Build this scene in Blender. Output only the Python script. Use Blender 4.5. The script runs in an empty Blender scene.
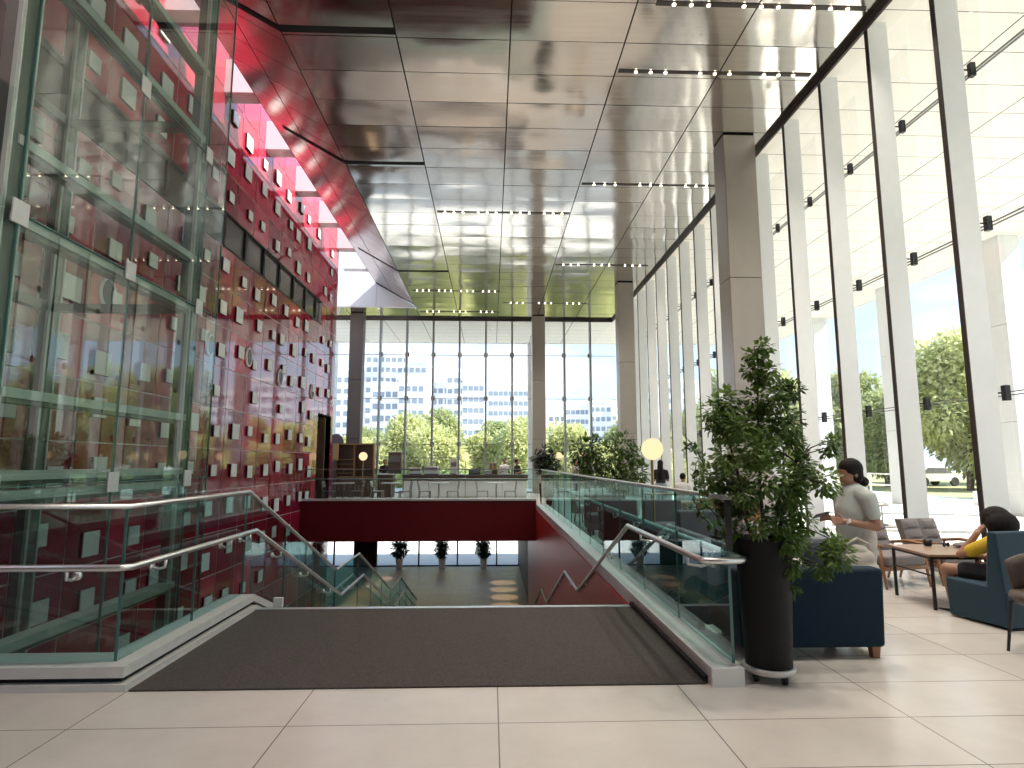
SKY, SUN, SPOT, SLOTW, EXPO = .75, 5.2, 170, 190, 1.12
OVAL = {(8,9),(8,11),(8,13),(8,15),(9,7),(7,5)}
OVALS = [(12.9+.3,4.05,'round pale-rimmed disc on red wall beside the glass lift shaft'),(15.3,4.15,'round pale-rimmed disc on red wall, second along from lift shaft'),
         (17.6,3.95,'round pale-rimmed disc on red wall, third along from lift shaft'),(20.8,3.9,'round pale-rimmed disc on red wall above the doorway'),(9.6,4.2,'round pale-rimmed disc on red wall seen through the shaft glass')]
SLOTS = [
 (2.35,6.0,10.3,'lit slot in ceiling between tall fins and first clad column',True,9),
 (2.35,6.0,14.9,'lit slot in ceiling just beyond the first clad column',True,9),
 (2.35,5.8,21.4,'lit slot in ceiling just short of the second clad column',True,9),
 (2.6,6.0,8.62,'lit slot in ceiling nearest the entrance carpet',True,9),
 (-1.6,2.28,16.8,'lit slot in middle ceiling bay above the long stairwell',True,12),
 (-3.4,.35,25.0,'lit slot in ceiling above the balcony tables',True,12),
 (.5,4.4,26.85,'lit slot in ceiling between balcony counter and far middle column',True,9),
 (-1.6,2.28,3.1,'added unseen lit slot in ceiling above the entrance floor',True,12),  # out of view, added to brighten the front floor
 (2.35,6.0,4.9,'added unseen lit slot in ceiling above the navy sofa',True,9),  # second slot out of view, added for more light near the camera
 (-3.5,.4,28.6,'lit slot in ceiling along the far window wall',True,9),
]
import bpy, bmesh, math, random
from mathutils import Vector, Matrix
random.seed(7)
PI = math.pi
scene = bpy.context.scene
COL = scene.collection
R = math.radians

# ------------------------------------------------------------------ helpers
class MB:
    """Collects faces for ONE mesh object."""
    def __init__(s): s.v = []; s.f = []; s.m = []
    def add(s, vs, fs, mi=0):
        o = len(s.v); s.v += [tuple(p) for p in vs]
        for f in fs: s.f.append(tuple(i + o for i in f)); s.m.append(mi)
        return s
    def box(s, x0, y0, z0, x1, y1, z1, mi=0):
        x0, x1 = min(x0, x1), max(x0, x1); y0, y1 = min(y0, y1), max(y0, y1); z0, z1 = min(z0, z1), max(z0, z1)
        return s.add([(x0,y0,z0),(x1,y0,z0),(x1,y1,z0),(x0,y1,z0),(x0,y0,z1),(x1,y0,z1),(x1,y1,z1),(x0,y1,z1)],
              [(0,3,2,1),(4,5,6,7),(0,1,5,4),(1,2,6,5),(2,3,7,6),(3,0,4,7)], mi)
    def cbox(s, c, d, mi=0):
        return s.box(c[0]-d[0]/2, c[1]-d[1]/2, c[2]-d[2]/2, c[0]+d[0]/2, c[1]+d[1]/2, c[2]+d[2]/2, mi)
    def hexa(s, b, t, mi=0):
        """b, t: four bottom and four top points, anticlockwise."""
        return s.add(list(b)+list(t), [(3,2,1,0),(4,5,6,7),(0,1,5,4),(1,2,6,5),(2,3,7,6),(3,0,4,7)], mi)
    def tube(s, pts, r, n=8, mi=0, cap=True):
        pts = [Vector(p) for p in pts]; k = len(pts)
        rs = r if isinstance(r, (list, tuple)) else [r]*k
        vs = []; fs = []
        ref = None
        for i, p in enumerate(pts):
            if i == 0: t = pts[1]-pts[0]
            elif i == k-1: t = pts[-1]-pts[-2]
            else: t = (pts[i+1]-p).normalized() + (p-pts[i-1]).normalized()
            t = t.normalized() if t.length > 1e-9 else Vector((0,0,1))
            if ref is None: ref = Vector((0,0,1)) if abs(t.z) < .9 else Vector((1,0,0))
            a = t.cross(ref)
            if a.length < 1e-4: a = t.cross(Vector((0.3,1,0.2)))
            a.normalize(); b = a.cross(t).normalized(); ref = b
            for j in range(n):
                w = 2*PI*j/n; vs.append(p + (a*math.cos(w)+b*math.sin(w))*rs[i])
        for i in range(k-1):
            for j in range(n):
                fs.append((i*n+j, i*n+(j+1)%n, (i+1)*n+(j+1)%n, (i+1)*n+j))
        if cap: fs += [tuple(range(n-1,-1,-1)), tuple((k-1)*n+j for j in range(n))]
        return s.add(vs, fs, mi)
    def lathe(s, prof, c=(0,0,0), n=24, mi=0):
        vs = []; fs = []; k = len(prof)
        for r, z in prof:
            for j in range(n):
                w = 2*PI*j/n; vs.append((c[0]+r*math.cos(w), c[1]+r*math.sin(w), c[2]+z))
        for i in range(k-1):
            for j in range(n): fs.append((i*n+j, i*n+(j+1)%n, (i+1)*n+(j+1)%n, (i+1)*n+j))
        fs += [tuple(range(n-1,-1,-1)), tuple((k-1)*n+j for j in range(n))]
        return s.add(vs, fs, mi)
    def ball(s, c, r, n=12, mi=0):
        rx, ry, rz = r if isinstance(r, (tuple, list)) else (r,r,r)
        vs = [(c[0],c[1],c[2]-rz)]; fs = []; m = n//2
        for i in range(1, m):
            a = -PI/2 + PI*i/m
            for j in range(n):
                w = 2*PI*j/n; vs.append((c[0]+rx*math.cos(a)*math.cos(w), c[1]+ry*math.cos(a)*math.sin(w), c[2]+rz*math.sin(a)))
        vs.append((c[0],c[1],c[2]+rz))
        for j in range(n): fs.append((0, 1+(j+1)%n, 1+j))
        for i in range(m-2):
            for j in range(n): fs.append((1+i*n+j, 1+i*n+(j+1)%n, 1+(i+1)*n+(j+1)%n, 1+(i+1)*n+j))
        b = 1+(m-2)*n
        for j in range(n): fs.append((b+j, b+(j+1)%n, len(vs)-1))
        return s.add(vs, fs, mi)
    def prism(s, poly, axis, a, b, mi=0):
        """poly in the two other axes (order x,y,z kept), extruded along axis from a to b."""
        def P(u, w, t): return (t,u,w) if axis == 'x' else (u,t,w) if axis == 'y' else (u,w,t)
        n = len(poly); vs = [P(u,w,a) for u,w in poly]+[P(u,w,b) for u,w in poly]
        fs = [tuple(range(n-1,-1,-1)), tuple(range(n,2*n))]+[(i,(i+1)%n,n+(i+1)%n,n+i) for i in range(n)]
        return s.add(vs, fs, mi)
    def caps(s, pts, rs, n=12):
        """a chain of overlapping balls and tapered tubes (for remeshed bodies)"""
        for i, p in enumerate(pts): s.ball(p, rs[i], n)
        for i in range(len(pts)-1): s.tube([pts[i], pts[i+1]], [rs[i], rs[i+1]], n)
        return s
    def build(s, name, mats, parent=None, smooth=False, bevel=0, loc=None, kind=None, recalc=True):
        me = bpy.data.meshes.new(name); me.from_pydata(s.v, [], s.f)
        for m in (mats if isinstance(mats, (list, tuple)) else [mats]): me.materials.append(m)
        me.polygons.foreach_set('material_index', s.m)
        if recalc:
            bm = bmesh.new(); bm.from_mesh(me); bmesh.ops.recalc_face_normals(bm, faces=bm.faces); bm.to_mesh(me); bm.free()
        if smooth: me.polygons.foreach_set('use_smooth', [True]*len(me.polygons))
        me.update()
        o = bpy.data.objects.new(name, me); COL.objects.link(o)
        if parent: o.parent = parent
        if loc: o.location = loc
        if kind: o['kind'] = kind
        if bevel:
            md = o.modifiers.new('bevel', 'BEVEL'); md.width = bevel; md.segments = 2; md.limit_method = 'ANGLE'; md.angle_limit = R(40)
            me.polygons.foreach_set('use_smooth', [True]*len(me.polygons))
            md2 = o.modifiers.new('wn', 'WEIGHTED_NORMAL')
        return o

def tag(o, label, cat, group=None):
    o['label'] = label; o['category'] = cat
    if group: o['group'] = group
    return o
def thing(name, loc, label, cat, group=None, rz=0):
    o = bpy.data.objects.new(name, None); COL.objects.link(o); o.empty_display_size = .2
    o.location = loc; o.rotation_euler = (0,0,rz)
    return tag(o, label, cat, group)
def struct(name, loc=(0,0,0), rz=0):
    o = bpy.data.objects.new(name, None); COL.objects.link(o); o.location = loc; o.rotation_euler = (0,0,rz); o['kind'] = 'structure'
    return o
KIDS = {}
def copy_tree(o, parent=None):
    c = o.copy(); COL.objects.link(c); c.parent = parent
    for ch in list(o.children): copy_tree(ch, c)
    return c
def again(o, loc, label=None, rz=None, sc=None):
    c = copy_tree(o); c.location = loc
    if rz is not None: c.rotation_euler = (0,0,rz)
    if sc is not None: c.scale = (sc if isinstance(sc, tuple) else (sc,)*3)
    if label: c['label'] = label
    return c
ORD = 'first second third fourth fifth sixth seventh eighth ninth tenth eleventh twelfth thirteenth fourteenth fifteenth sixteenth seventeenth eighteenth nineteenth twentieth'.split()

# ------------------------------------------------------------------ materials
def new_mat(name):
    m = bpy.data.materials.new(name); m.use_nodes = True; nt = m.node_tree
    for n in list(nt.nodes): nt.nodes.remove(n)
    out = nt.nodes.new('ShaderNodeOutputMaterial')
    return m, nt, out
def N(nt, t, **kw):
    n = nt.nodes.new(t)
    for k, v in kw.items():
        if k in n.inputs: n.inputs[k].default_value = v
        else: setattr(n, k, v)
    return n
def pbr(name, col, rough=.5, metal=0, noise=0, nscale=6, bump=0, bscale=40, stretch=(1,1,1), ior=1.5, coat=0, spec=.5, sheen=0):
    m, nt, out = new_mat(name)
    b = N(nt, 'ShaderNodeBsdfPrincipled'); nt.links.new(b.outputs[0], out.inputs[0])
    b.inputs['Base Color'].default_value = (*col, 1); b.inputs['Roughness'].default_value = rough
    b.inputs['Metallic'].default_value = metal; b.inputs['IOR'].default_value = ior
    b.inputs['Coat Weight'].default_value = coat; b.inputs['Coat Roughness'].default_value = .03
    b.inputs['Specular IOR Level'].default_value = spec
    if sheen: b.inputs['Sheen Weight'].default_value = sheen
    if noise or bump:
        tc = N(nt, 'ShaderNodeTexCoord'); mp = N(nt, 'ShaderNodeMapping'); mp.inputs['Scale'].default_value = stretch
        nt.links.new(tc.outputs['Object'], mp.inputs[0])
    if noise:
        nz = N(nt, 'ShaderNodeTexNoise', Scale=nscale, Detail=5.0); nt.links.new(mp.outputs[0], nz.inputs['Vector'])
        mx = N(nt, 'ShaderNodeMix', data_type='RGBA')
        mx.inputs[6].default_value = (*[c*(1-noise) for c in col], 1); mx.inputs[7].default_value = (*[min(1, c*(1+noise)) for c in col], 1)
        nt.links.new(nz.outputs[0], mx.inputs[0]); nt.links.new(mx.outputs[2], b.inputs['Base Color'])
    if bump:
        n2 = N(nt, 'ShaderNodeTexNoise', Scale=bscale, Detail=3.0); nt.links.new(mp.outputs[0], n2.inputs['Vector'])
        bp = N(nt, 'ShaderNodeBump', Strength=bump, Distance=.02); nt.links.new(n2.outputs[0], bp.inputs['Height'])
        nt.links.new(bp.outputs[0], b.inputs['Normal'])
    return m
def glass(name, tint=(.92,.96,.95), ior=1.5, gtint=(1,1,1), absorb=False):
    """thin architectural pane: clear transmission and a Fresnel reflection"""
    m, nt, out = new_mat(name)
    tr = N(nt, 'ShaderNodeBsdfTransparent'); tr.inputs[0].default_value = (*tint, 1)
    if absorb:   # the slanted way through a pane is longer, so it tints more
        g0 = N(nt, 'ShaderNodeNewGeometry'); dt = N(nt, 'ShaderNodeVectorMath', operation='DOT_PRODUCT')
        nt.links.new(g0.outputs['Normal'], dt.inputs[0]); nt.links.new(g0.outputs['Incoming'], dt.inputs[1])
        ab = N(nt, 'ShaderNodeMath', operation='ABSOLUTE'); nt.links.new(dt.outputs['Value'], ab.inputs[0])
        mxm = N(nt, 'ShaderNodeMath', operation='MAXIMUM'); mxm.inputs[1].default_value = .22; nt.links.new(ab.outputs[0], mxm.inputs[0])
        cc = N(nt, 'ShaderNodeCombineColor')
        for i in range(3):
            dv = N(nt, 'ShaderNodeMath', operation='DIVIDE'); dv.inputs[0].default_value = 1; nt.links.new(mxm.outputs[0], dv.inputs[1])
            pw = N(nt, 'ShaderNodeMath', operation='POWER'); pw.inputs[0].default_value = tint[i]; nt.links.new(dv.outputs[0], pw.inputs[1]); nt.links.new(pw.outputs[0], cc.inputs[i])
        nt.links.new(cc.outputs[0], tr.inputs[0])
    gl = N(nt, 'ShaderNodeBsdfGlossy'); gl.inputs[0].default_value = (*gtint, 1); gl.inputs['Roughness'].default_value = 0.0
    fr = N(nt, 'ShaderNodeFresnel', IOR=ior); mx = N(nt, 'ShaderNodeMixShader')
    ge = N(nt, 'ShaderNodeNewGeometry'); mm = N(nt, 'ShaderNodeMath', operation='SUBTRACT', use_clamp=True)   # reflect where light enters the pane
    nt.links.new(fr.outputs[0], mm.inputs[0]); nt.links.new(ge.outputs['Backfacing'], mm.inputs[1])
    nt.links.new(mm.outputs[0], mx.inputs[0]); nt.links.new(tr.outputs[0], mx.inputs[1]); nt.links.new(gl.outputs[0], mx.inputs[2])
    nt.links.new(mx.outputs[0], out.inputs[0])
    return m
def emit(name, col, st):
    m, nt, out = new_mat(name); e = N(nt, 'ShaderNodeEmission', Strength=st); e.inputs[0].default_value = (*col, 1)
    nt.links.new(e.outputs[0], out.inputs[0]); return m
def leafmat(name, c1, c2, rough=.45, trans=.25):
    m, nt, out = new_mat(name)
    b = N(nt, 'ShaderNodeBsdfPrincipled', Roughness=rough); t = N(nt, 'ShaderNodeBsdfTranslucent'); mx = N(nt, 'ShaderNodeMixShader'); mx.inputs[0].default_value = trans
    tc = N(nt, 'ShaderNodeTexCoord'); nz = N(nt, 'ShaderNodeTexNoise', Scale=2.3, Detail=4.0); nt.links.new(tc.outputs['Object'], nz.inputs['Vector'])
    cr = N(nt, 'ShaderNodeValToRGB'); cr.color_ramp.elements[0].position = .35; cr.color_ramp.elements[1].position = .68
    cr.color_ramp.elements[0].color = (*c1, 1); cr.color_ramp.elements[1].color = (*c2, 1)
    nt.links.new(nz.outputs[0], cr.inputs[0]); nt.links.new(cr.outputs[0], b.inputs['Base Color']); nt.links.new(cr.outputs[0], t.inputs[0])
    nt.links.new(b.outputs[0], mx.inputs[1]); nt.links.new(t.outputs[0], mx.inputs[2]); nt.links.new(mx.outputs[0], out.inputs[0])
    return m
def tiles(name, c1, c2, cj, w, h, ox, oy, rough, mortar=.004, nz_amt=.12, nscale=1.6, offset=0.0, bump=0):
    m, nt, out = new_mat(name); b = N(nt, 'ShaderNodeBsdfPrincipled', Roughness=rough); nt.links.new(b.outputs[0], out.inputs[0])
    tc = N(nt, 'ShaderNodeTexCoord'); mp = N(nt, 'ShaderNodeMapping'); mp.inputs['Location'].default_value = (-ox, -oy, 0)
    nt.links.new(tc.outputs['Object'], mp.inputs[0])
    br = N(nt, 'ShaderNodeTexBrick', offset=offset, squash=1.0); br.inputs['Scale'].default_value = 1
    br.inputs['Brick Width'].default_value = w; br.inputs['Row Height'].default_value = h
    br.inputs['Mortar Size'].default_value = mortar; br.inputs['Mortar Smooth'].default_value = .1
    br.inputs['Color1'].default_value = (*c1, 1); br.inputs['Color2'].default_value = (*c2, 1); br.inputs['Mortar'].default_value = (*cj, 1)
    nt.links.new(mp.outputs[0], br.inputs['Vector'])
    nz = N(nt, 'ShaderNodeTexNoise', Scale=nscale, Detail=8.0, Roughness=.65); nt.links.new(tc.outputs['Object'], nz.inputs['Vector'])
    mr = N(nt, 'ShaderNodeMapRange'); mr.inputs[1].default_value = .25; mr.inputs[2].default_value = .75; mr.inputs[3].default_value = 1-nz_amt; mr.inputs[4].default_value = 1+nz_amt
    nt.links.new(nz.outputs[0], mr.inputs[0])
    mx = N(nt, 'ShaderNodeMix', data_type='RGBA', blend_type='MULTIPLY'); mx.inputs[0].default_value = 1
    nt.links.new(br.outputs[0], mx.inputs[6]); nt.links.new(mr.outputs[0], mx.inputs[7]); nt.links.new(mx.outputs[2], b.inputs['Base Color'])
    return m
def wood(name, c1, c2, rough=.4, sc=(2,14,14)):
    m, nt, out = new_mat(name); b = N(nt, 'ShaderNodeBsdfPrincipled', Roughness=rough); nt.links.new(b.outputs[0], out.inputs[0])
    tc = N(nt, 'ShaderNodeTexCoord'); mp = N(nt, 'ShaderNodeMapping'); mp.inputs['Scale'].default_value = sc
    nt.links.new(tc.outputs['Object'], mp.inputs[0])
    nz = N(nt, 'ShaderNodeTexNoise', Scale=1.5, Detail=6.0, Distortion=.6); nt.links.new(mp.outputs[0], nz.inputs['Vector'])
    mx = N(nt, 'ShaderNodeMix', data_type='RGBA'); mx.inputs[6].default_value = (*c1, 1); mx.inputs[7].default_value = (*c2, 1)
    nt.links.new(nz.outputs[0], mx.inputs[0]); nt.links.new(mx.outputs[2], b.inputs['Base Color'])
    return m
def metal_ceiling(name, col, rough):
    m, nt, out = new_mat(name); b = N(nt, 'ShaderNodeBsdfPrincipled', Metallic=1.0); nt.links.new(b.outputs[0], out.inputs[0])
    tc = N(nt, 'ShaderNodeTexCoord')
    # brushed streaks along x: small tone and roughness changes
    mp = N(nt, 'ShaderNodeMapping'); mp.inputs['Scale'].default_value = (.35, 9, 1); nt.links.new(tc.outputs['Object'], mp.inputs[0])
    nz = N(nt, 'ShaderNodeTexNoise', Scale=2.0, Detail=6.0, Roughness=.7); nt.links.new(mp.outputs[0], nz.inputs['Vector'])
    mr = N(nt, 'ShaderNodeMapRange'); mr.inputs[1].default_value = .3; mr.inputs[2].default_value = .7; mr.inputs[3].default_value = rough*.75; mr.inputs[4].default_value = rough*1.3
    nt.links.new(nz.outputs[0], mr.inputs[0]); nt.links.new(mr.outputs[0], b.inputs['Roughness'])
    mx = N(nt, 'ShaderNodeMix', data_type='RGBA'); mx.inputs[6].default_value = (*[c*.8 for c in col], 1); mx.inputs[7].default_value = (*[c*1.15 for c in col], 1)
    nt.links.new(nz.outputs[0], mx.inputs[0]); nt.links.new(mx.outputs[2], b.inputs['Base Color'])
    # oil-canning: sheets bulge softly
    w = N(nt, 'ShaderNodeTexNoise', Scale=1.1, Detail=1.0); nt.links.new(tc.outputs['Object'], w.inputs['Vector'])
    bp = N(nt, 'ShaderNodeBump', Strength=.3, Distance=.03); nt.links.new(w.outputs[0], bp.inputs['Height']); nt.links.new(bp.outputs[0], b.inputs['Normal'])
    return m

M = {}
M['stone'] = tiles('stone_floor', (.60,.565,.525), (.57,.535,.495), (.20,.17,.15), 1.22, .563, .05, 3.70, .24, mortar=.004, nz_amt=.10)
M['mat'] = pbr('entrance_carpet', (.060,.052,.049), .95, noise=.75, nscale=55, bump=.5, bscale=220)
M['steel'] = pbr('brushed_steel', (.66,.66,.65), .33, 1, noise=.06, nscale=30)
M['steel_grey'] = pbr('satin_grey_steel', (.36,.37,.37), .42, .9, noise=.08, nscale=14)
M['kerb'] = pbr('kerb_metal', (.66,.67,.66), .42, .3, noise=.12, nscale=9)
M['black'] = pbr('black_metal', (.012,.012,.012), .45)
M['gap'] = pbr('dark_recess', (.006,.006,.006), .9)
M['ceil'] = metal_ceiling('brushed_ceiling_metal', (.73,.695,.645), .115)
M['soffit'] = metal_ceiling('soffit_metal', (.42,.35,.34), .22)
M['canopy'] = pbr('canopy_cream_metal', (.86,.83,.76), .5, 0, noise=.05, nscale=3)
M['beam_white'] = pbr('white_painted_beam', (.80,.78,.80), .5)
M['fin'] = pbr('fin_paint', (.80,.815,.82), .5, 0, noise=.04, nscale=7)
M['fin_edge'] = pbr('fin_edge_bronze', (.045,.035,.03), .5, .3)
M['column'] = pbr('column_cladding', (.38,.345,.31), .33, .55, noise=.05, nscale=5)
M['column_backlit'] = pbr('backlit_column_cladding', (.13,.105,.09), .45, .1, noise=.06, nscale=5)  # column cladding with its backlit shade put into the colour
M['col_out'] = pbr('pale_column_cladding', (.72,.73,.74), .45)
M['pane'] = glass('clear_facade_glass', (.975,.983,.98), 1.45)
M['shaft_glass'] = glass('green_tinted_glass', (.80,.86,.83), 1.9, (.93,1,.97))
M['rail_glass'] = glass('balustrade_glass', (.875,.952,.947), 1.65, (.9,1,.98), True)
M['green_steel'] = pbr('grey_green_steel', (.17,.20,.18), .35, .55, noise=.1, nscale=8)
M['green_light'] = pbr('pale_green_flange', (.70,.75,.72), .4, .2)
M['glass_edge'] = pbr('green_glass_edge', (.07,.17,.15), .25)
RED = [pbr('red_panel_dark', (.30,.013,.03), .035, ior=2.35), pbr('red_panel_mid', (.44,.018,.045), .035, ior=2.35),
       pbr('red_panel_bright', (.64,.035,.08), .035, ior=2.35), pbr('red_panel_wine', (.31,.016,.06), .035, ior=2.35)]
M['joint'] = pbr('pale_joint', (.85,.66,.68), .5)
M['plate'] = pbr('white_plate', (.93,.93,.90), .5)
M['redmatte'] = pbr('red_lacquer_beam', (.115,.004,.008), .38, noise=.08, nscale=3)
M['redplank'] = pbr('red_stained_planks', (.40,.022,.022), .4, noise=.4, nscale=2, stretch=(1,7,.25))
M['strip_glass'] = pbr('dark_strip_window', (.10,.09,.08), .15, ior=1.8)
M['concrete'] = pbr('stair_stone', (.17,.15,.14), .6, noise=.12, nscale=8)
M['lowfloor'] = tiles('lower_hall_floor', (.36,.31,.27), (.32,.27,.235), (.16,.13,.11), .9, .45, 0, 0, .36, mortar=.006)
M['slab'] = pbr('slab_edge', (.3,.29,.28), .7)
M['dark_ceiling'] = pbr('dark_soffit', (.05,.045,.042), .6)
M['pave'] = tiles('plaza_paving', (.86,.84,.80), (.82,.80,.76), (.5,.49,.47), 1.2, 1.2, 0, 0, .8, mortar=.012, nz_amt=.06)
M['street'] = pbr('pale_street', (.62,.61,.59), .9, noise=.06, nscale=.3)
M['lawn'] = pbr('lawn_grass', (.40,.40,.20), .9, noise=.3, nscale=3)
M['apartment'] = pbr('apartment_white', (.86,.86,.87), .8, noise=.04, nscale=.2)
M['apartment_grey'] = pbr('apartment_grey', (.72,.75,.80), .8, noise=.05, nscale=.2)
M['bwin'] = pbr('apartment_window', (.24,.29,.36), .3)
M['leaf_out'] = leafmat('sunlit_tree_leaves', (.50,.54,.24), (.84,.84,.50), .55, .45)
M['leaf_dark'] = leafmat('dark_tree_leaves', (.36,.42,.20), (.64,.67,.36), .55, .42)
M['bark'] = pbr('bark', (.10,.075,.055), .9, noise=.3, nscale=8)
M['leaf_in'] = leafmat('house_plant_leaves', (.035,.085,.018), (.19,.30,.06), .42, .35)
M['leaf_vine'] = leafmat('slender_plant_leaves', (.05,.10,.02), (.12,.20,.05), .4, .3)
M['leaf_blk'] = leafmat('deep_green_leaves', (.008,.018,.008), (.025,.05,.018), .35, .1)
M['stem'] = pbr('plant_stem', (.06,.045,.03), .8)
M['pot'] = pbr('charcoal_planter', (.0065,.0068,.008), .6, spec=.25, noise=.2, nscale=9, bump=.15, bscale=30)
M['soil'] = pbr('soil', (.03,.02,.014), .95, noise=.4, nscale=40)
M['saucer'] = pbr('pale_saucer', (.62,.62,.60), .35, .3)
M['rubber'] = pbr('black_rubber', (.01,.01,.01), .7)
M['navy'] = pbr('navy_upholstery', (.0040,.0195,.036), .9, spec=.2, noise=.22, nscale=60, bump=.25, bscale=160, sheen=.1)
M['navy_cushion'] = pbr('navy_cushion', (.005,.014,.03), .85, noise=.2, nscale=50, sheen=.3)
M['teal'] = pbr('blue_teal_upholstery', (.010,.042,.068), .9, noise=.25, nscale=70, bump=.25, bscale=180, sheen=.12)
M['greyfab'] = pbr('grey_armchair_fabric', (.20,.18,.18), .9, noise=.12, nscale=80, bump=.2, bscale=200, sheen=.3)
M['mauve'] = pbr('mauve_grey_fabric', (.135,.105,.125), .9, noise=.12, nscale=60, bump=.2, bscale=160, sheen=.3)
M['leather'] = pbr('brown_leather', (.085,.06,.05), .5, noise=.15, nscale=30)
M['tan'] = pbr('tan_fabric', (.36,.22,.10), .8, noise=.12, nscale=50)
M['woodleg'] = wood('warm_wood', (.22,.10,.045), (.33,.17,.08), .4)
M['tabletop'] = wood('walnut_table_top', (.30,.19,.13), (.42,.29,.21), .3, (3,22,10))
M['woodfloor'] = wood('oak_platform', (.36,.21,.11), (.46,.29,.16), .45)
M['darkwood'] = wood('dark_brown_wood', (.06,.032,.02), (.12,.065,.04), .45)
M['whitepl'] = pbr('white_plastic', (.70,.70,.69), .45)
M['greypl'] = pbr('grey_plastic', (.13,.13,.14), .5)
M['cafe'] = pbr('cafe_chair_shell', (.36,.35,.34), .5)
M['white'] = pbr('white_paint', (.80,.80,.79), .5)
M['skin'] = pbr('skin', (.36,.19,.125), .55)
M['hair'] = pbr('black_hair', (.008,.006,.0055), .75, spec=.25, bump=.4, bscale=60, stretch=(1,1,.15))
M['shirt'] = pbr('pale_green_shirt', (.50,.555,.53), .85, noise=.1, nscale=15)
M['beige'] = pbr('beige_cloth', (.50,.47,.42), .9, noise=.1, nscale=20)
M['darkcloth'] = pbr('dark_cloth', (.018,.018,.022), .9, noise=.3, nscale=20)
M['yellow'] = pbr('yellow_shirt', (.62,.42,.03), .85, noise=.08, nscale=20)
M['whitecloth'] = pbr('white_cloth', (.68,.68,.68), .9)
M['denim'] = pbr('pale_denim', (.33,.38,.44), .9)
M['globe'] = emit('lit_globe', (1,.70,.40), .62)
M['bulb'] = emit('downlight_bulb', (1,.86,.62), 6)
M['brass'] = pbr('brass_pole', (.45,.30,.12), .35, .9)
M['ceramic'] = pbr('white_ceramic', (.72,.71,.68), .3)
# ------------------------------------------------------------------ the building
CZ = 8.76          # ceiling height
XF = 6.2           # inner edge of the window fins
YF = 30.04         # far facade
XR = -6.2          # red wall
LZ = -4.4          # lower hall floor

f = MB(); f.box(-9,-8,-.5, -2.44,4.34,0); f.box(-2.44,-8,-.5, 1.5,6.45,0); f.box(1.5,-8,-.5, 6.95,30.5,0)
f.build('floor', M['stone'], kind='structure')
f = MB(); f.box(-8.6,20.3,-.4, 1.5,30.5,0); f.build('floor_balcony', M['stone'], kind='structure')
f = MB(); f.box(-10.5,3,LZ-.3, 3,35.6,LZ); f.build('floor_lower', M['lowfloor'], kind='structure')
f = MB(); f.box(-10.5,20.35,-1.05, 3,36.3,-.42); f.build('ceiling_lower', M['dark_ceiling'], kind='structure')
# red beam under the balcony edge
f = MB(); f.box(-6.2,20.1,-1.06, 1.5,20.3,.24); f.build('trim_balcony_beam', M['redmatte'], kind='structure')
f = MB(); f.box(-6.2,20.06,.24, 1.5,20.34,.30); f.build('trim_balcony_edge', M['kerb'], kind='structure')
# stairwell walls
f = MB(); f.box(1.47,4.3,LZ, 1.62,24.2,-.03); f.build('wall_stair_right', M['redplank'], kind='structure')
f = MB(); f.box(1.62,24.2,LZ, 3,35.5,-1.1); f.build('wall_lower_right', M['dark_ceiling'], kind='structure')
f = MB(); f.box(-10.4,23.75,LZ, -10.2,35.5,-1.1); f.box(-7.75,35.3,LZ,-6.5,35.6,-1.1); f.box(-10.4,23.7,LZ,-6.4,23.9,-1.1); f.build('wall_lower_left', pbr('dark_red_wall',(.04,.006,.008),.4), kind='structure')
f = MB(); f.box(-9,4.05,LZ, 1.5,4.2,-.5); f.build('wall_under_floor', M['dark_ceiling'], kind='structure')

# lower hall street windows
def lower_window(n, x0, x1):
    w = struct('window_%d' % n, (0,35.45,0))
    MB().box(x0+.03,-.01,LZ+.02, x1-.03,.01,-1.2).build('pane', M['pane'], w)
    fr = MB(); fr.box(x0-.04,-.05,LZ, x0+.04,.05,-1.12); fr.box(x1-.04,-.05,LZ, x1+.04,.05,-1.12); fr.box(x0,-.05,LZ,x1,.05,LZ+.06)
    fr.build('window_frame', M['black'], w)
wn = 1
for x0, x1 in ((-10.1,-8.9),(-8.9,-7.75),(-6.5,-4.1),(-4.1,-1.9),(-1.9,.35),(.35,1.62)):
    lower_window(wn, x0, x1); wn += 1

# ceiling sheets: one metal grid with open joints
def sheet_grid(name, xs, y0, y1, py, oy, z, mat, tilt=.0034, gx=.012, gy=.007):
    m = MB(); k = math.ceil((y0-oy)/py); ys = [y0]+[oy+py*i for i in range(k, k+200) if y0 < oy+py*i < y1]+[y1]
    for a, b in zip(xs[:-1], xs[1:]):
        for c, d in zip(ys[:-1], ys[1:]):
            t = [random.uniform(-tilt, tilt) for _ in range(4)]; A = random.uniform(-1.2,1.6)*tilt*2; nu, nv = 8, 6; vs = []; fs = []
            for i in range(nu+1):
                for j in range(nv+1):
                    u, v = i/nu, j/nv
                    h = (t[0]*(1-u)+t[1]*u)*(1-v)+(t[3]*(1-u)+t[2]*u)*v + A*16*u*(1-u)*v*(1-v)
                    vs.append((a+gx+(b-a-2*gx)*u, c+gy+(d-c-2*gy)*v, z+h))
            for i in range(nu):
                for j in range(nv): k0 = i*(nv+1)+j; fs.append((k0,k0+1,k0+nv+2,k0+nv+1))
            m.add(vs, fs)
    o = m.build(name, mat, kind='structure', recalc=False, smooth=True); return o
XS = [-3.6,-1.66,.30,2.30,4.25,6.2]
sheet_grid('ceiling', XS, -8, YF-.1, .92, 9.55, CZ, M['ceil'])
MB().box(-3.62,-8,CZ+.02, 17.3,36.4,CZ+.45).build('roof_slab', M['gap'], kind='structure')
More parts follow.
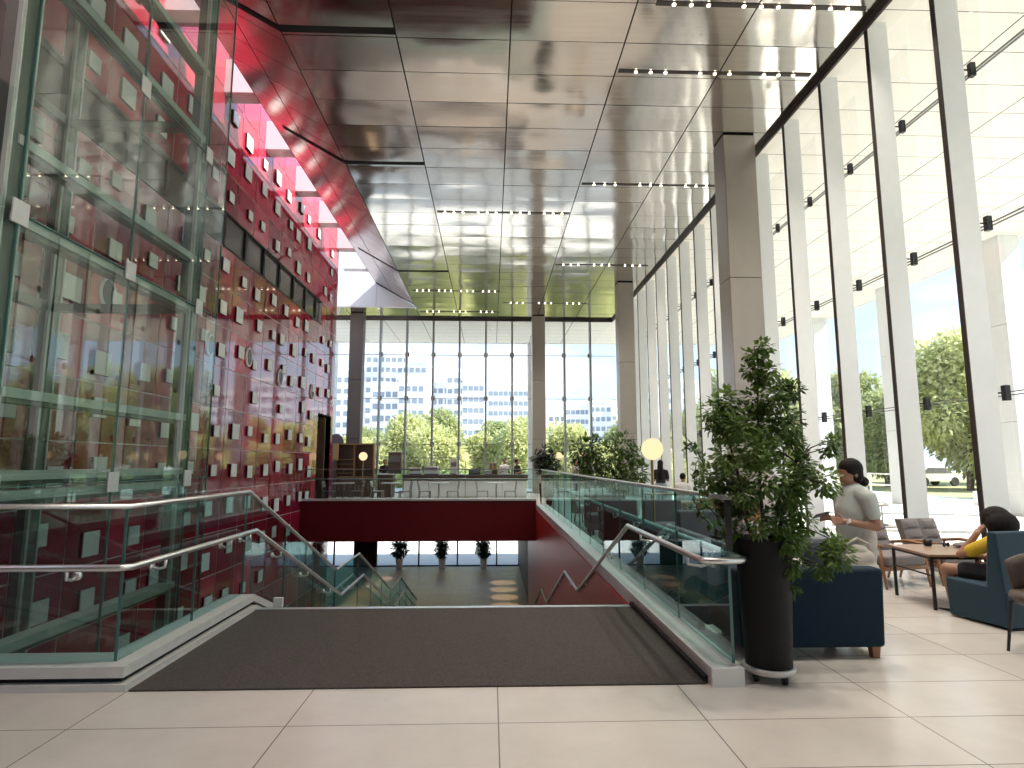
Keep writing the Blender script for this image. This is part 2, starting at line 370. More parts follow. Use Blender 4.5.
# sloped soffit along the skylight
sx, sz = -5.42, CZ+1.06
m = MB(); ys = [-8+.92*i+.27 for i in range(0, 40)]; ys = [y for y in ys if y < 27.7]
def sp(t): return (-3.6+(sx+3.6)*t, CZ+(sz-CZ)*t)
for c, d in zip(ys[:-1], ys[1:]):
    for t0, t1 in ((0,.56),(.56,1)):
        (xa,za),(xb,zb) = sp(t0), sp(t1)
        m.add([(xa-.01,c+.007,za+.005),(xa-.01,d-.007,za+.005),(xb+.01,d-.007,zb-.005),(xb+.01,c+.007,zb-.005)], [(0,1,2,3)])
m.build('ceiling_soffit', M['soffit'], kind='structure', recalc=False)
MB().prism([(-3.58,CZ+.03),(sx-.02,sz+.02),(sx-.02,sz+.12),(-3.58,CZ+.45)], 'y', -8, 27.7).build('ceiling_soffit_back', M['gap'], kind='structure')
# end panel of the skylight slot
m = MB(); m.box(-8.5,27.7,CZ-.02,-5.45,27.85,12.3); m.prism([(-5.43,CZ-.02),(-3.55,CZ-.02),(-5.43,CZ+1.12)], 'y', 27.7, 27.85)
m.build('wall_skylight_end', M['beam_white'], kind='structure')
sheet_grid('ceiling_far_left', [-8.6,-7.0,-5.4,-3.62], 27.86, YF-.1, .92, 9.55, CZ, M['ceil'])
# canopy outside
XC = [6.22,8.7,10.65,12.6,14.55,17.2]
sheet_grid('ceiling_canopy_right', XC, -8, 36.35, .92, 9.55, CZ, M['canopy'], tilt=.001)
sheet_grid('ceiling_canopy_far', [-14,-11.5,-9.4,-7.5,-5.55,-3.6,-1.66,.30,2.30,4.25,6.7], YF+.15, 36.35, .92, 9.55, CZ, M['canopy'], tilt=.001)
MB().box(-14,YF,CZ+.02,-3.62,36.4,CZ+.45).build('roof_slab_far', M['gap'], kind='structure')
m = MB(); m.box(17.2,-8,CZ-.02,17.32,36.45,CZ+.5); m.box(-14,36.35,CZ-.02,17.2,36.45,CZ+.5); m.build('trim_canopy_edge', M['white'], kind='structure')
# white beams across the skylight
for i in range(13):
    y = -2.2+2.55*i
    MB().box(-6.6,y,9.98,-4.4,y+.45,10.8).build('skylight_beam', M['beam_white'], kind='structure')

# the red wall
ZL = [.87+.93*k for k in range(-6,7)]+[7.3,8.23,9.16,10.09,11.02,12.0]
YL = [3.2+1.0*j for j in range(0,21)]+[23.7]
D0, D1, DZ = 21.72, 23.42, 3.2
S0, S1 = 6.2, 21.62
random.seed(11)
m = MB(); cells = []
g = .011
for zi in range(len(ZL)-1):
    for yi in range(len(YL)-1):
        z0, z1, y0, y1 = ZL[zi], ZL[zi+1], YL[yi], YL[yi+1]
        if abs(z0-6.45) < .01 and y0 >= 6.1:
            if y1 > S1: y0 = max(y0, S1)
            else: continue
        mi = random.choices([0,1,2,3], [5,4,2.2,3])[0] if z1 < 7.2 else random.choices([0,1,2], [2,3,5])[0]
        if -1.2 < z0 < .5 and y0 > 20.0 and z1 <= .1: pass
        def q(a, b, c, d):
            if b-a > .05 and d-c > .05:
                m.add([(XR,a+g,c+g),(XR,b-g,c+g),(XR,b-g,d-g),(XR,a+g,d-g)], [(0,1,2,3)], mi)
        if y1 > D0 and y0 < D1 and z0 < DZ and z1 > 0:
            q(y0, min(y1,D0), z0, z1); q(max(y0,D1), y1, z0, z1)
            if z1 > DZ: q(max(y0,D0), min(y1,D1), DZ, z1)
            if z0 < -.02: pass
        else:
            q(y0, y1, z0, z1)
            cells.append((zi, yi, y0, y1, z0, z1))
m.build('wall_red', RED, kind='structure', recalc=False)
m = MB(); b0, b1 = XR-.3, XR-.012
m.box(b0,3,ZL[0],b1,23.7,-.06); m.box(b0,3,-.06,b1,D0,6.45); m.box(b0,D0,DZ,b1,D1,6.45); m.box(b0,D1,-.06,b1,23.7,6.45)
m.box(b0,3,6.45,b1,S0,7.3); m.box(b0,S1,6.45,b1,23.7,7.3); m.box(b0,3,7.3,b1,23.7,12)
m.build('wall_red_core', M['joint'], kind='structure')
# door in the red wall
d = struct('door_1', (XR,D0,0))
MB().box(-1.6,0,0,-1.5,D1-D0,DZ).build('door_back', M['gap'], d)
m = MB(); m.box(-1.5,0,DZ,0,D1-D0,DZ+.05); m.box(-1.5,-.05,0,0,0,DZ); m.box(-1.5,D1-D0,0,0,D1-D0+.05,DZ); m.build('door_frame', M['gap'], d)
MB().box(-.62,.95,.01,.0,1.0,DZ-.04).build('door_leaf', wood('door_wood',(.16,.09,.055),(.22,.13,.08),.5,(1,1,3)), d)
# strip of dark windows high in the red wall
n = 0; y = S0
while y < S1-.3:
    wd = min(1.23, S1-y); w = struct('window_%d' % wn, (XR,y,6.45)); wn += 1
    MB().box(-.10,.10,.04,-.07,wd-.02,.81).build('pane', M['strip_glass'], w)
    m = MB(); m.box(-.21,-.02,0,-.02,.10,.85); m.box(-.3,0,0,.015,wd,.035); m.box(-.3,0,.815,.015,wd,.85); m.build('window_frame', M['black'], w)
    y += wd
# white square plates on the red wall
pl = [None]*3
for i, sz_ in enumerate((.25,.31,.37)):
    m = MB(); h = sz_/2
    m.box(0,-h,-h,.045,h,h,1); m.box(.045,-h,-h,.06,h,h,0); pl[i] = m
base = [None]*3
rows_said = {}
def rowname(zi):
    if zi >= 14: return ['top row','row over the dark window strip'][0] if zi >= 16 else ('row just over the window strip' if zi == 13 else 'second row over the window strip')
    if zi == 13: return 'row just over the window strip'
    return ORD[11-zi]+' row below the window strip'
random.seed(5)
rowcells = {}
for c in cells: rowcells.setdefault(c[0], []).append(c)
for zi, cs in rowcells.items():
    if zi == 12 or zi > 15 or zi < 2: continue
    cs = sorted(cs, key=lambda c: -c[2]); cnt = 0
    for (zi, yi, y0, y1, z0, z1) in cs:
        if y1-y0 < .8: continue
        yc = (y0+y1)/2+random.uniform(-.17,.17); zc = (z0+z1)/2+random.uniform(-.16,.10); s_ = random.choice([0,1,1,2]); skip = random.random() < .06
        if z1 < .1 and y1 > 19.6: continue
        if zi <= 2 and y0 > 13: continue
        if zi == 3 and y0 > 17: continue
        if y0 < 5: continue
        if (zi, yi) in OVAL or skip: continue
        if base[s_] is None:
            base[s_] = pl[s_].build('wall_plate', [M['plate'], M['gap']]); o = base[s_]
        else: o = base[s_].copy(); COL.objects.link(o)
        o.location = (XR, yc, zc)
        tag(o, 'white square plate on red wall, %s from far end, %s' % (ORD[min(cnt,19)], rowname(zi)), 'wall plate', 'white square plates on the red wall')
        cnt += 1
# round discs with a pale rim
first = None
for k, (yc, zc, lab) in enumerate(OVALS):
    if first is None:
        m = MB(); m.tube([(0,0,0),(.05,0,0)], .17, 24)
        o = first = thing('wall_speaker', (0,0,0), '', 'speaker', 'round pale-rimmed discs on the red wall')
        ring = MB(); vs = []
        ring.tube([(.02, .17*math.cos(2*PI*i/28), .23*math.sin(2*PI*i/28)) for i in range(29)], .028, 6, cap=False); ring.build('rim', M['plate'], o)
        d_ = MB(); d_.prism([(.16*math.cos(2*PI*i/28), .22*math.sin(2*PI*i/28)) for i in range(28)], 'x', 0, .03); d_.build('grille', M['greypl'], o)
    else: o = copy_tree(first)
    o.location = (XR+.005, yc, zc); o['label'] = lab

# facade on the right: one bay after the other
def bay(n, y, right=True):
    w = struct('window_%d' % n, (XF, y, 0) if right else (y, YF, 0), 0 if right else R(90))
    m = MB(); m.box(0,-.08,0,.012,0,CZ,1); m.box(.012,-.08,0,.34,0,CZ,0); m.build('fin', [M['fin'], M['fin_edge']], w)
    zs = [.05,2.39,4.69,6.93,CZ-.02]
    for a, b in zip(zs[:-1], zs[1:]):
        MB().box(.53,-.035,a+.012,.55,PITCH-.055,b-.012).build('pane', M['pane'], w)
    m = MB()
    for z in zs[1:-1]:
        m.box(.525,-.04,z-.034,.555,PITCH-.05,z-.022); m.box(.525,-.04,z+.010,.555,PITCH-.05,z+.022)
    m.build('joint_seal', M['greypl'], w)
    for z in zs[1:-1]:
        c = MB(); c.box(.45,-.075,z-.10,.52,-.005,z+.10); c.tube([(.25,-.04,z),(.46,-.04,z)], .012, 6)
        c.build('clamp', M['black'], w)
    return w
PITCH = 1.43
ys = [7.56+PITCH*k for k in range(-6,16)]
src = None
for y in ys:
    if src is None: src = bay(wn, y)
    else:
        src2 = copy_tree(src); src2.location = (XF,y,0); src2.name = 'window_%d' % wn
    wn += 1
# far facade: same bays with slim mullions
def farbay(n, x):
    w = struct('window_%d' % n, (x, YF, 0))
    MB().box(-.045,-.02,0,.045,.30,CZ).build('mullion', M['steel_grey'], w)
    zs = [.05,2.39,4.69,6.93,CZ-.02]
    for a, b in zip(zs[:-1], zs[1:]): MB().box(.02,.36,a+.01,1.315,.38,b-.01).build('pane', M['pane'], w)
    m = MB()
    for z in zs[1:-1]: m.box(0,.355,z-.012,1.335,.385,z+.012)
    m.build('joint_seal', M['greypl'], w)
    for z in zs[1:-1]: MB().box(-.10,.24,z-.11,.10,.34,z+.11).build('clamp', M['steel_grey'], w)
    return w
src = None
for k in range(-5,7):
    x = -1.62+1.335*k
    if k == 6: x = 6.39-.045
    if src is None: src = farbay(wn, x)
    elif k < 6:
        s2 = copy_tree(src); s2.location = (x,YF,0); s2.name = 'window_%d' % wn
    wn += 1
m = MB(); m.box(XF-.03,-8,CZ-.13,XF+.02,YF,CZ-.005); m.box(-8.6,YF-.06,CZ-.13,XF,YF-.02,CZ-.005); m.build('trim_head_channel', M['fin_edge'], kind='structure')
m = MB(); m.box(XF-.05,-8,0,XF+.6,YF,.05); m.box(-8.6,YF-.05,0,XF,YF+.42,.05); m.build('trim_sill', M['steel_grey'], kind='structure')
MB().box(-8.7,23.9,0,-8.55,30.5,CZ).build('wall_far_left', M['joint'], kind='structure')
MB().box(-9,-8.2,0,6.9,-8,CZ+1).build('wall_back', pbr('back_wall',(.22,.20,.18),.7), kind='structure')
MB().box(-9.2,-8,0,-9,3,12).build('wall_left', pbr('left_wall',(.20,.10,.10),.5), kind='structure')

# clad columns
def column(x0, x1, y0, y1, n, mat='column'):
    w = struct('column_%d' % n)
    m = MB(); zs = [0,2.6,5.45,CZ-.03]
    for a, b in zip(zs[:-1], zs[1:]): m.box(x0,y0,a+.006,x1,y1,b-.006)
    m.build('cladding', M[mat], w, bevel=.012)
    MB().box(x0+.015,y0+.015,0,x1-.015,y1-.015,CZ).build('joint', M['gap'], w)
    return w
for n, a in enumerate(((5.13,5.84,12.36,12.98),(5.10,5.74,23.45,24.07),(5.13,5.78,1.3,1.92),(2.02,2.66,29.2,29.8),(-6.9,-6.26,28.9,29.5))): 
    cw = column(*a, n+1, 'column_backlit' if n == 4 else 'column')
    if n == 1: MB().box(5.33,23.38,2.30,5.50,23.45,2.38).build('fitting', M['black'], cw)   # small wall fitting
# wall-mounted small black fitting on the second column

# ceiling light slots
def slot(x0, x1, y, label, lit=True, n=9, wdt=.085):
    t = thing('slot_light' if lit else 'ceiling_slot', ((x0+x1)/2, y, CZ), label, 'ceiling light' if lit else 'ceiling slot', 'recessed light slots' if lit else 'dark ceiling slots')
    L_ = (x1-x0)/2
    MB().box(-L_,-wdt/2,-.012,L_,wdt/2,.012).build('housing', M['fin_edge'] if lit else M['gap'], t)
    if lit:
        pos = []
        g_ = max(1, n//3)
        for j in range(n):
            grp, k = divmod(j, 3); w_ = 2*L_/g_
            pos.append(-L_+w_*(grp+.5)+(k-1)*min(.28, w_*.27))
        for p in pos:
            b = MB(); b.lathe([(.012,-.035),(.026,-.032),(.03,-.02),(.02,-.01)], (p,0,0), 12); b.build('bulb', M['bulb'], t)
for a in SLOTS: slot(*a)
def bent_slot(y, label):
    t = thing('ceiling_slot', (-3.6,y,CZ), label, 'ceiling slot', 'dark ceiling slots')
    MB().box(0,-.07,-.012,1.95,.07,.012).build('level_run', M['gap'], t)
    dx, dz = (sx+3.6)*.84, (sz-CZ)*.84
    MB().hexa([(0,-.07,-.015),(dx,-.07,dz-.015),(dx,.07,dz-.015),(0,.07,-.015)], [(0,-.07,.012),(dx,-.07,dz+.012),(dx,.07,dz+.012),(0,.07,.012)]).build('sloped_run', M['gap'], t)
bent_slot(9.4, 'black bent slot in ceiling nearest the glass lift shaft, running down the red-lit soffit')
bent_slot(13.96, 'black bent slot in ceiling midway along the red-lit soffit')
bent_slot(22.36, 'black bent slot in ceiling at the far end of the red-lit soffit')
# ------------------------------------------------------------------ carpet, stairs, balustrades, glass shaft
m = MB(); m.box(-2.38,4.26,0,1.47,6.44,.012); mat_o = m.build('entrance_mat', M['mat'], bevel=.004)
tag(mat_o, 'large dark charcoal entrance carpet at the head of the stairs', 'carpet')
MB().box(-2.44,6.42,-.02,1.5,6.5,.016).build('trim_stair_nosing', M['steel'], kind='structure')
st = thing('staircase', (0,6.5,0), 'dark stone staircase going down in three flights between red walls', 'stairs')
NODE = [(6.5,0),(10.25,-1.45),(12.0,-1.45),(15.9,-2.93),(17.62,-2.93),(21.4,LZ)]
for i in (0,2,4):
    (ya,za),(yb,zb) = NODE[i], NODE[i+1]; k = 10; poly = [(ya-6.5,za-.3)]
    dy, dz = (yb-ya)/k, (zb-za)/k
    top = []
    for j in range(k):
        top += [(ya-6.5+dy*j, za+dz*(j+1)), (ya-6.5+dy*(j+1), za+dz*(j+1))]
    poly = [(ya-6.5, za-.35)] + top + [(yb-6.5, zb-.35)] if i < 4 else [(ya-6.5,za-.35)]+top
    m = MB(); m.prism(poly, 'x', -2.40, 1.45); m.build('flight', M['concrete'], st)
    if i < 4:
        (yc,zc) = NODE[i+2]
        MB().box(-2.40,yb-6.5,zb-.3,1.45,yc-6.5,zb).build('landing', M['concrete'], st)

MB().box(-2.26,.06,-.14,-2.16,.10,.10).build('end_plate', M['whitepl'], st, bevel=.01)
def along(path, off):  # (y,z) path raised by off
    return [(y, z+off) for y, z in path]
def kerb_piece(mb, x0, x1, path, a, b, mi=0):
    for (ya,za),(yb,zb) in zip(path[:-1], path[1:]):
        mb.hexa([(x0,ya,za+a),(x1,ya,za+a),(x1,yb,zb+a),(x0,yb,zb+a)], [(x0,ya,za+b),(x1,ya,za+b),(x1,yb,zb+b),(x0,yb,zb+b)], mi)
def side_glass(x, ya, za, yb, zb, lo, hi, parent, g=.008, t=.018):
    m = MB(); m.prism([(ya+g,za+lo),(yb-g,zb+lo),(yb-g,zb+hi),(ya+g,za+hi)], 'x', x-t/2, x+t/2)
    m.build('pane', M['rail_glass'], parent)
def edge_strip(mb, x, y, z, lo, hi): mb.box(x-.0105,y-.0025,z+lo,x+.0105,y+.0025,z+hi)

PL = [(4.34,0),(6.5,0),(10.3,-1.45),(12.05,-1.45),(16.0,-2.92),(17.65,-2.92),(21.6,-4.4)]
lb = thing('glass_balustrade', (0,0,0), 'glass balustrade with steel rails turning the corner by the glass shaft and descending the stairs', 'balustrade')
m = MB(); m.box(-6.15,4.26,0,-2.40,4.62,.045); kerb_piece(m, -2.70,-2.40, [(4.62,0),(6.5,0)]+PL[2:], 0, .045)
m.build('base_strip', M['kerb'], lb)
m = MB(); m.box(-6.15,4.32,.045,-2.46,4.6,.08); kerb_piece(m, -2.68,-2.46, [(4.6,0),(6.5,0)]+PL[2:], .045, .08); m.build('shadow_gap', M['gap'], lb)
m = MB(); m.box(-6.15,4.28,.08,-2.43,4.6,.15); kerb_piece(m, -2.70,-2.43, [(4.6,0),(6.5,0)]+PL[2:], .08, .15); m.build('kerb', M['kerb'], lb)
for a, b in ((-6.1,-5.4),(-5.4,-3.95),(-3.95,-2.56)):
    MB().box(a+.006,4.39,.15,b-.006,4.408,1.17).build('pane', M['rail_glass'], lb)
e = MB()
for ya, za, yb, zb, k in ((4.4,0,6.5,0,2),(6.5,0,10.3,-1.45,3),(10.3,-1.45,12.05,-1.45,1),(12.05,-1.45,16,-2.92,3),(16,-2.92,17.65,-2.92,1),(17.65,-2.92,21.6,-4.4,3)):
    for j in range(k):
        t0, t1 = j/k, (j+1)/k
        side_glass(-2.56, ya+(yb-ya)*t0, za+(zb-za)*t0, ya+(yb-ya)*t1, za+(zb-za)*t1, .15, 1.17, lb)
        e = MB(); edge_strip(e, -2.56, ya+(yb-ya)*t0, za+(zb-za)*t0, .15, 1.17); e.build('pane_edge', M['glass_edge'], lb)
e = MB(); e.box(-3.955,4.388,.15,-3.945,4.41,1.17); e.build('pane_edge', M['glass_edge'], lb)
m = MB(); m.tube([(-6.15,4.38,1.19),(-2.54,4.38,1.19)]+[(-2.54,y,z+1.19) for y,z in PL[1:]], .021, 10); m.build('top_rail', M['steel'], lb, smooth=True)
m = MB(); m.tube([(-6.15,4.27,.79),(-2.52,4.27,.79),(-2.45,4.32,.79)]+[(-2.45,y,z+.79) for y,z in PL[1:]], .024, 12); lh = m.build('handrail', M['steel'], lb, smooth=True)
def bracket(mb, x, y, z, dx, dy):
    mb.tube([(x,y,z-.02),(x,y,z-.075),(x+dx*.5,y+dy*.5,z-.09),(x+dx,y+dy,z-.07)], .012, 6); mb.tube([(x+dx*.85,y+dy*.85,z-.07),(x+dx*1.02,y+dy*1.02,z-.07)], .032, 10)
for x in (-2.85,-4.3,-5.6): m = MB(); bracket(m, x, 4.27, .79, 0, .115); m.build('bracket', M['steel'], lh, smooth=True)
for y, z in ((4.75,0),(5.9,0),(6.35,0),(7.3,-.30),(8.4,-.72),(9.6,-1.18),(11.2,-1.45),(13,-1.8),(15,-2.55)):
    m = MB(); bracket(m, -2.45, y, z+.79, -.105, 0); m.build('bracket', M['steel'], lh, smooth=True)

rb = thing('glass_balustrade', (0,0,0), 'long glass balustrade on a pale kerb between stairwell and lounge', 'balustrade')
m = MB(); m.box(1.49,4.2,-.02,1.715,20.1,.125); m.build('kerb', M['kerb'], rb, bevel=.006)
m = MB(); m.box(1.46,4.28,-.02,1.495,6.5,.05); m.build('base_strip', M['gap'], rb)
e = MB(); y = 4.3
while y < 20:
    y1 = min(y+1.2, 20.1)
    MB().box(1.671,y+.008,.125,1.689,y1-.008,1.235).build('pane', M['rail_glass'], rb); e = MB(); edge_strip(e, 1.68, y+.002, 0, .125, 1.235); e.build('pane_edge', M['glass_edge'], rb); y = y1
MB().box(1.655,4.27,1.232,1.705,20.1,1.262).build('top_rail', M['steel'], rb, bevel=.006)
MB().box(1.66,4.272,.88,1.70,4.292,1.235).build('end_post', M['black'], rb)
arc = [(1.60+.15*math.cos(-PI*t), 4.22-.06*math.sin(PI*t), .83) for t in [i/10 for i in range(11)]]
m = MB(); m.tube([(1.75,20.0,.83)]+arc+[(1.45,y,z+.83) for y,z in [(6.45,0)]+PL[2:]], .024, 12); rh = m.build('handrail', M['steel'], rb, smooth=True)
for k in range(13):
    m = MB(); bracket(m, 1.75, 4.8+1.2*k, .83, -.06, 0); m.build('bracket', M['steel'], rh, smooth=True)
for y, z in ((4.5,0),(5.9,0),(7.6,-.42),(9.4,-1.1),(11.2,-1.45),(13,-1.8),(15,-2.55)):
    m = MB(); bracket(m, 1.45, y, z+.83, .2 if y < 6.4 else .05, 0); m.build('bracket', M['steel'], rh, smooth=True)

bb = thing('glass_balustrade', (0,20.2,.30), 'straight glass balustrade along the balcony edge above the red beam', 'balustrade')
for k in range(6):
    a = -6.15+1.29*k; MB().box(a+.008,-.01,0,a+1.282,.01,.95).build('pane', M['rail_glass'], bb)
MB().box(-6.18,-.025,.945,1.62,.025,.975).build('top_rail', M['steel_grey'], bb)
m = MB(); m.tube([(-6.18,.09,.64),(1.62,.09,.64)], .02, 8); m.build('handrail', M['steel_grey'], bb)

# glass shaft
gs = thing('lift_shaft', (-3.9,4.75,LZ), 'glass lift shaft framed in grey-green steel in front of the red wall', 'lift shaft')
TOP = 12.2-LZ
PY = [0.02,3.02]  # posts, local y
def post(x, y):
    m = MB(); m.box(x-.13,y-.10,0,x+.0,y+.10,TOP,0); m.box(x+.0,y-.10,0,x+.018,y-.075,TOP,1); m.box(x+.0,y+.075,0,x+.018,y+.10,TOP,1); m.box(x-.02,y-.115,0,x+.018,y-.10,TOP,1)
    m.build('post', [M['green_steel'], M['green_light']], gs)
for y in PY: post(0, y)
for y in PY: post(-1.75, y)
for x, y in ((-1.45,.5),(-.75,.35),(-1.5,1.9)): MB().box(x-.16,y-.16,0,x+.16,y+.16,-LZ-.1).build('pier', M['green_steel'], gs)
BZ = [-3.2,-1.6,0.0,1.22,1.38,2.05,3.47,4.13,5.81,6.77,8.3,9.3,10.9]
for z in BZ:
    zz = z-LZ
    m = MB(); m.box(-.12,PY[0],zz-.07,-.01,PY[1],zz+.03,0); m.box(-.14,PY[0],zz+.03,.02,PY[1],zz+.05,1); m.box(.0,PY[0],zz-.03,.018,PY[1],zz+.03,1)
    m.build('beam', [M['green_steel'], M['green_light']], gs)
for z in (-2.4,-.9,1.3,3.47,6.0,8.5):
    zz = z-LZ; m = MB(); m.box(-1.86,PY[0],zz-.06,-1.75,PY[1],zz+.06); m.build('beam', M['green_steel'], gs)
    m = MB(); m.box(-1.75,PY[1]-.06,zz-.05,0,PY[1]+.06,zz+.05); m.build('beam', M['green_steel'], gs)
# panes (outer skin), split on the joints and at the patch fittings
ZS = [-4.35,-1.6,1.30,3.50,5.60,8.3,10.9,12.1]
YS = [.02,1.52,3.02,3.56]
for a, b in zip(YS[:-1], YS[1:]):
    for c, d in zip(ZS[:-1], ZS[1:]):
        MB().box(.060,a+.006,c-LZ+.006,.078,b-.006,d-LZ-.006).build('pane', M['shaft_glass'], gs)
for y in YS: MB().box(.058,y-.006,0,.080,y+.006,TOP).build('pane_joint', M['glass_edge'], gs)
for z in ZS[1:-1]: MB().box(.058,YS[0],z-LZ-.006,.08,YS[-1],z-LZ+.006).build('pane_joint', M['glass_edge'], gs)
for c, d in zip(ZS[:-1], ZS[1:]): MB().box(-1.80,-.10,c-LZ+.006,.05,-.085,d-LZ-.006).build('pane', M['shaft_glass'], gs)
for y in YS[:-1]:
    for z in ZS[1:-1]:
        MB().cbox((.085,y,z-LZ), (.02,.17,.2)).build('patch_fitting', M['kerb'], gs, bevel=.006)
# ------------------------------------------------------------------ plants
def leaf(mb, p, d, L, W, up=None):
    d = d.normalized(); u = up or Vector((random.uniform(-.4,.4), random.uniform(-.4,.4), 1)); s = d.cross(u)
    if s.length < 1e-3: s = Vector((1,0,0))
    s.normalize(); n = s.cross(d)
    a = p; t = p+d*L-n*L*.12; m1 = p+d*L*.45+s*W*.5-n*W*.12; m2 = p+d*L*.45-s*W*.5-n*W*.12; c = p+d*L*.5+n*W*.05
    mb.add([a,m1,t,m2,c], [(0,1,4),(1,2,4),(2,3,4),(3,0,4)])
def rnd(): 
    while True:
        v = Vector((random.uniform(-1,1), random.uniform(-1,1), random.uniform(-1,1)))
        if .05 < v.length < 1: return v
def cluster(mb, c, r, n, L, W, droop=.3):
    for i in range(n):
        v = rnd(); p = Vector(c)+v*r
        d = v.normalized()+Vector((0,0,-droop))+rnd()*.6
        leaf(mb, p, d, L*random.uniform(.7,1.2), W*random.uniform(.7,1.2))
def curve_pts(a, b, sag, k=6, wob=.02):
    a, b = Vector(a), Vector(b); out = []
    for i in range(k+1):
        t = i/k; p = a.lerp(b, t)+Vector((0,0,sag*math.sin(PI*t)))
        if 0 < i < k: p += rnd()*wob
        out.append(p)
    return out
random.seed(21)
CL = [(0.043, 2.335, 0.057), (-0.007, 2.278, 0.064), (0.114, 2.285, 0.05), (-0.029, 2.185, 0.064), (0.093, 2.171, 0.057), (0.021, 2.099, 0.057), (0.221, 2.064, 0.071), (0.278, 2.014, 0.071), (0.185, 1.999, 0.064), (-0.193, 1.957, 0.086), (-0.243, 1.857, 0.114), (-0.171, 1.814, 0.114), (-0.278, 1.728, 0.107), (-0.029, 1.942, 0.093), (0.1, 1.928, 0.114), (0.15, 1.8, 0.128), (0.007, 1.728, 0.143), (-0.086, 1.586, 0.128), (-0.221, 1.714, 0.1), (-0.292, 1.55, 0.1), (-0.278, 1.407, 0.114), (-0.171, 1.372, 0.143), (-0.029, 1.386, 0.143), (0.15, 1.586, 0.128), (0.307, 1.714, 0.086), (0.407, 1.657, 0.078), (0.45, 1.60, 0.055), (0.52, 1.66, 0.03), (0.37, 1.471, 0.08), (0.307, 1.457, 0.114), (0.15, 1.315, 0.128), (-0.05, 1.208, 0.128), (-0.193, 1.193, 0.1), (-0.243, 1.286, 0.093), (0.043, 1.086, 0.107), (0.221, 1.172, 0.114), (0.34, 1.243, 0.08), (0.328, 1.357, 0.1), (0.37, 1.32, 0.071), (0.064, 1.55, 0.114), (-0.064, 1.8, 0.1), (0.307, 0.944, 0.114), (0.392, 0.872, 0.107), (0.257, 0.801, 0.107), (0.185, 0.715, 0.093), (0.114, 0.801, 0.086), (0.421, 0.958, 0.078), (0.15, 0.637, 0.064), (-0.15, 0.908, 0.064), (-0.193, 1.001, 0.064), (0.221, 1.001, 0.093), (0.328, 1.051, 0.086), (-0.121, 1.086, 0.086), (0.114, 0.944, 0.1), (0.35, 0.765, 0.071)]
pp = thing('potted_tree', (1.95,4.35,0), 'tall leafy potted tree in a dark planter on a castor tray by the glass balustrade', 'plant')
lf = MB(); sm = MB()
zt = .95
sm_nodes = [(.0,0,zt-.05),(.02,.02,1.1),(.0,.0,1.35),(.03,.0,1.6),(.02,.02,1.85),(.03,.0,2.1),(.04,0,2.33)]
sm.tube(sm_nodes, [.016,.014,.012,.010,.008,.005,.003], 6)
sm.tube([(-.04,.02,zt-.05),(-.10,.05,1.1),(-.13,.06,1.4),(-.2,.05,1.7),(-.2,.02,1.93)], [.014,.012,.010,.007,.004], 6)
sm.tube([(.05,.0,zt-.05),(.12,-.02,1.05),(.22,.0,1.3),(.3,.04,1.5),(.42,.05,1.63)], [.014,.012,.010,.007,.004], 6)
sm.tube([(.0,-.05,zt-.05),(.06,-.12,1.1),(.1,-.16,1.35),(.12,-.15,1.6)], [.012,.010,.008,.005], 6)
trunk_pts = [Vector(p) for p in sm_nodes]+[Vector(p) for p in ((-.10,.05,1.1),(-.13,.06,1.4),(-.2,.05,1.7),(.12,-.02,1.05),(.22,0,1.3),(.3,.04,1.5),(.06,-.12,1.1),(.1,-.16,1.35))]
for (cx, cz_, cr) in CL:
    wid = .30 if cz_ < 1.75 else .14
    c = Vector((cx, random.uniform(-wid, wid)*.9, cz_))
    near = min(trunk_pts, key=lambda q: (q-c).length+max(0, q.z-c.z)*.8)
    if (near-c).length > .06: sm.tube(curve_pts(near, c, .03, 5, .012), [.006,.005,.005,.004,.004,.003], 5)
    n = int(20+cr*cr*6000)
    for sgn in range(2):
        c2 = c+rnd()*cr*.45
        cluster(lf, c2, cr*.95, n, .050, .034, .35)
lf.build('foliage', M['leaf_in'], pp, recalc=False); sm.build('branches', M['stem'], pp, smooth=True)
m = MB(); m.lathe([(.15,.09),(.155,.095),(.168,.4),(.182,.75),(.19,.95),(.193,.965),(.18,.965),(.175,.89),(.0,.89)], n=36); pot_o = m.build('planter', M['pot'], pp, smooth=True)
m = MB(); m.lathe([(.0,.055),(.12,.05),(.165,.06),(.178,.095),(.172,.10),(.15,.10)], n=32); tray_o = m.build('castor_tray', M['saucer'], pp, smooth=True)
for a in (.4,1.97,3.54,5.1):
    m = MB(); x, y = .13*math.cos(a), .13*math.sin(a); m.tube([(x-.012,y,.028),(x+.012,y,.028)], .028, 12); m.box(x-.018,y-.012,.03,x+.018,y+.012,.058); m.build('castor', M['rubber'], tray_o)
m = MB(); m.lathe([(0,.89),(.174,.89),(.174,.905),(0,.92)], n=24); m.build('soil', M['soil'], pot_o)

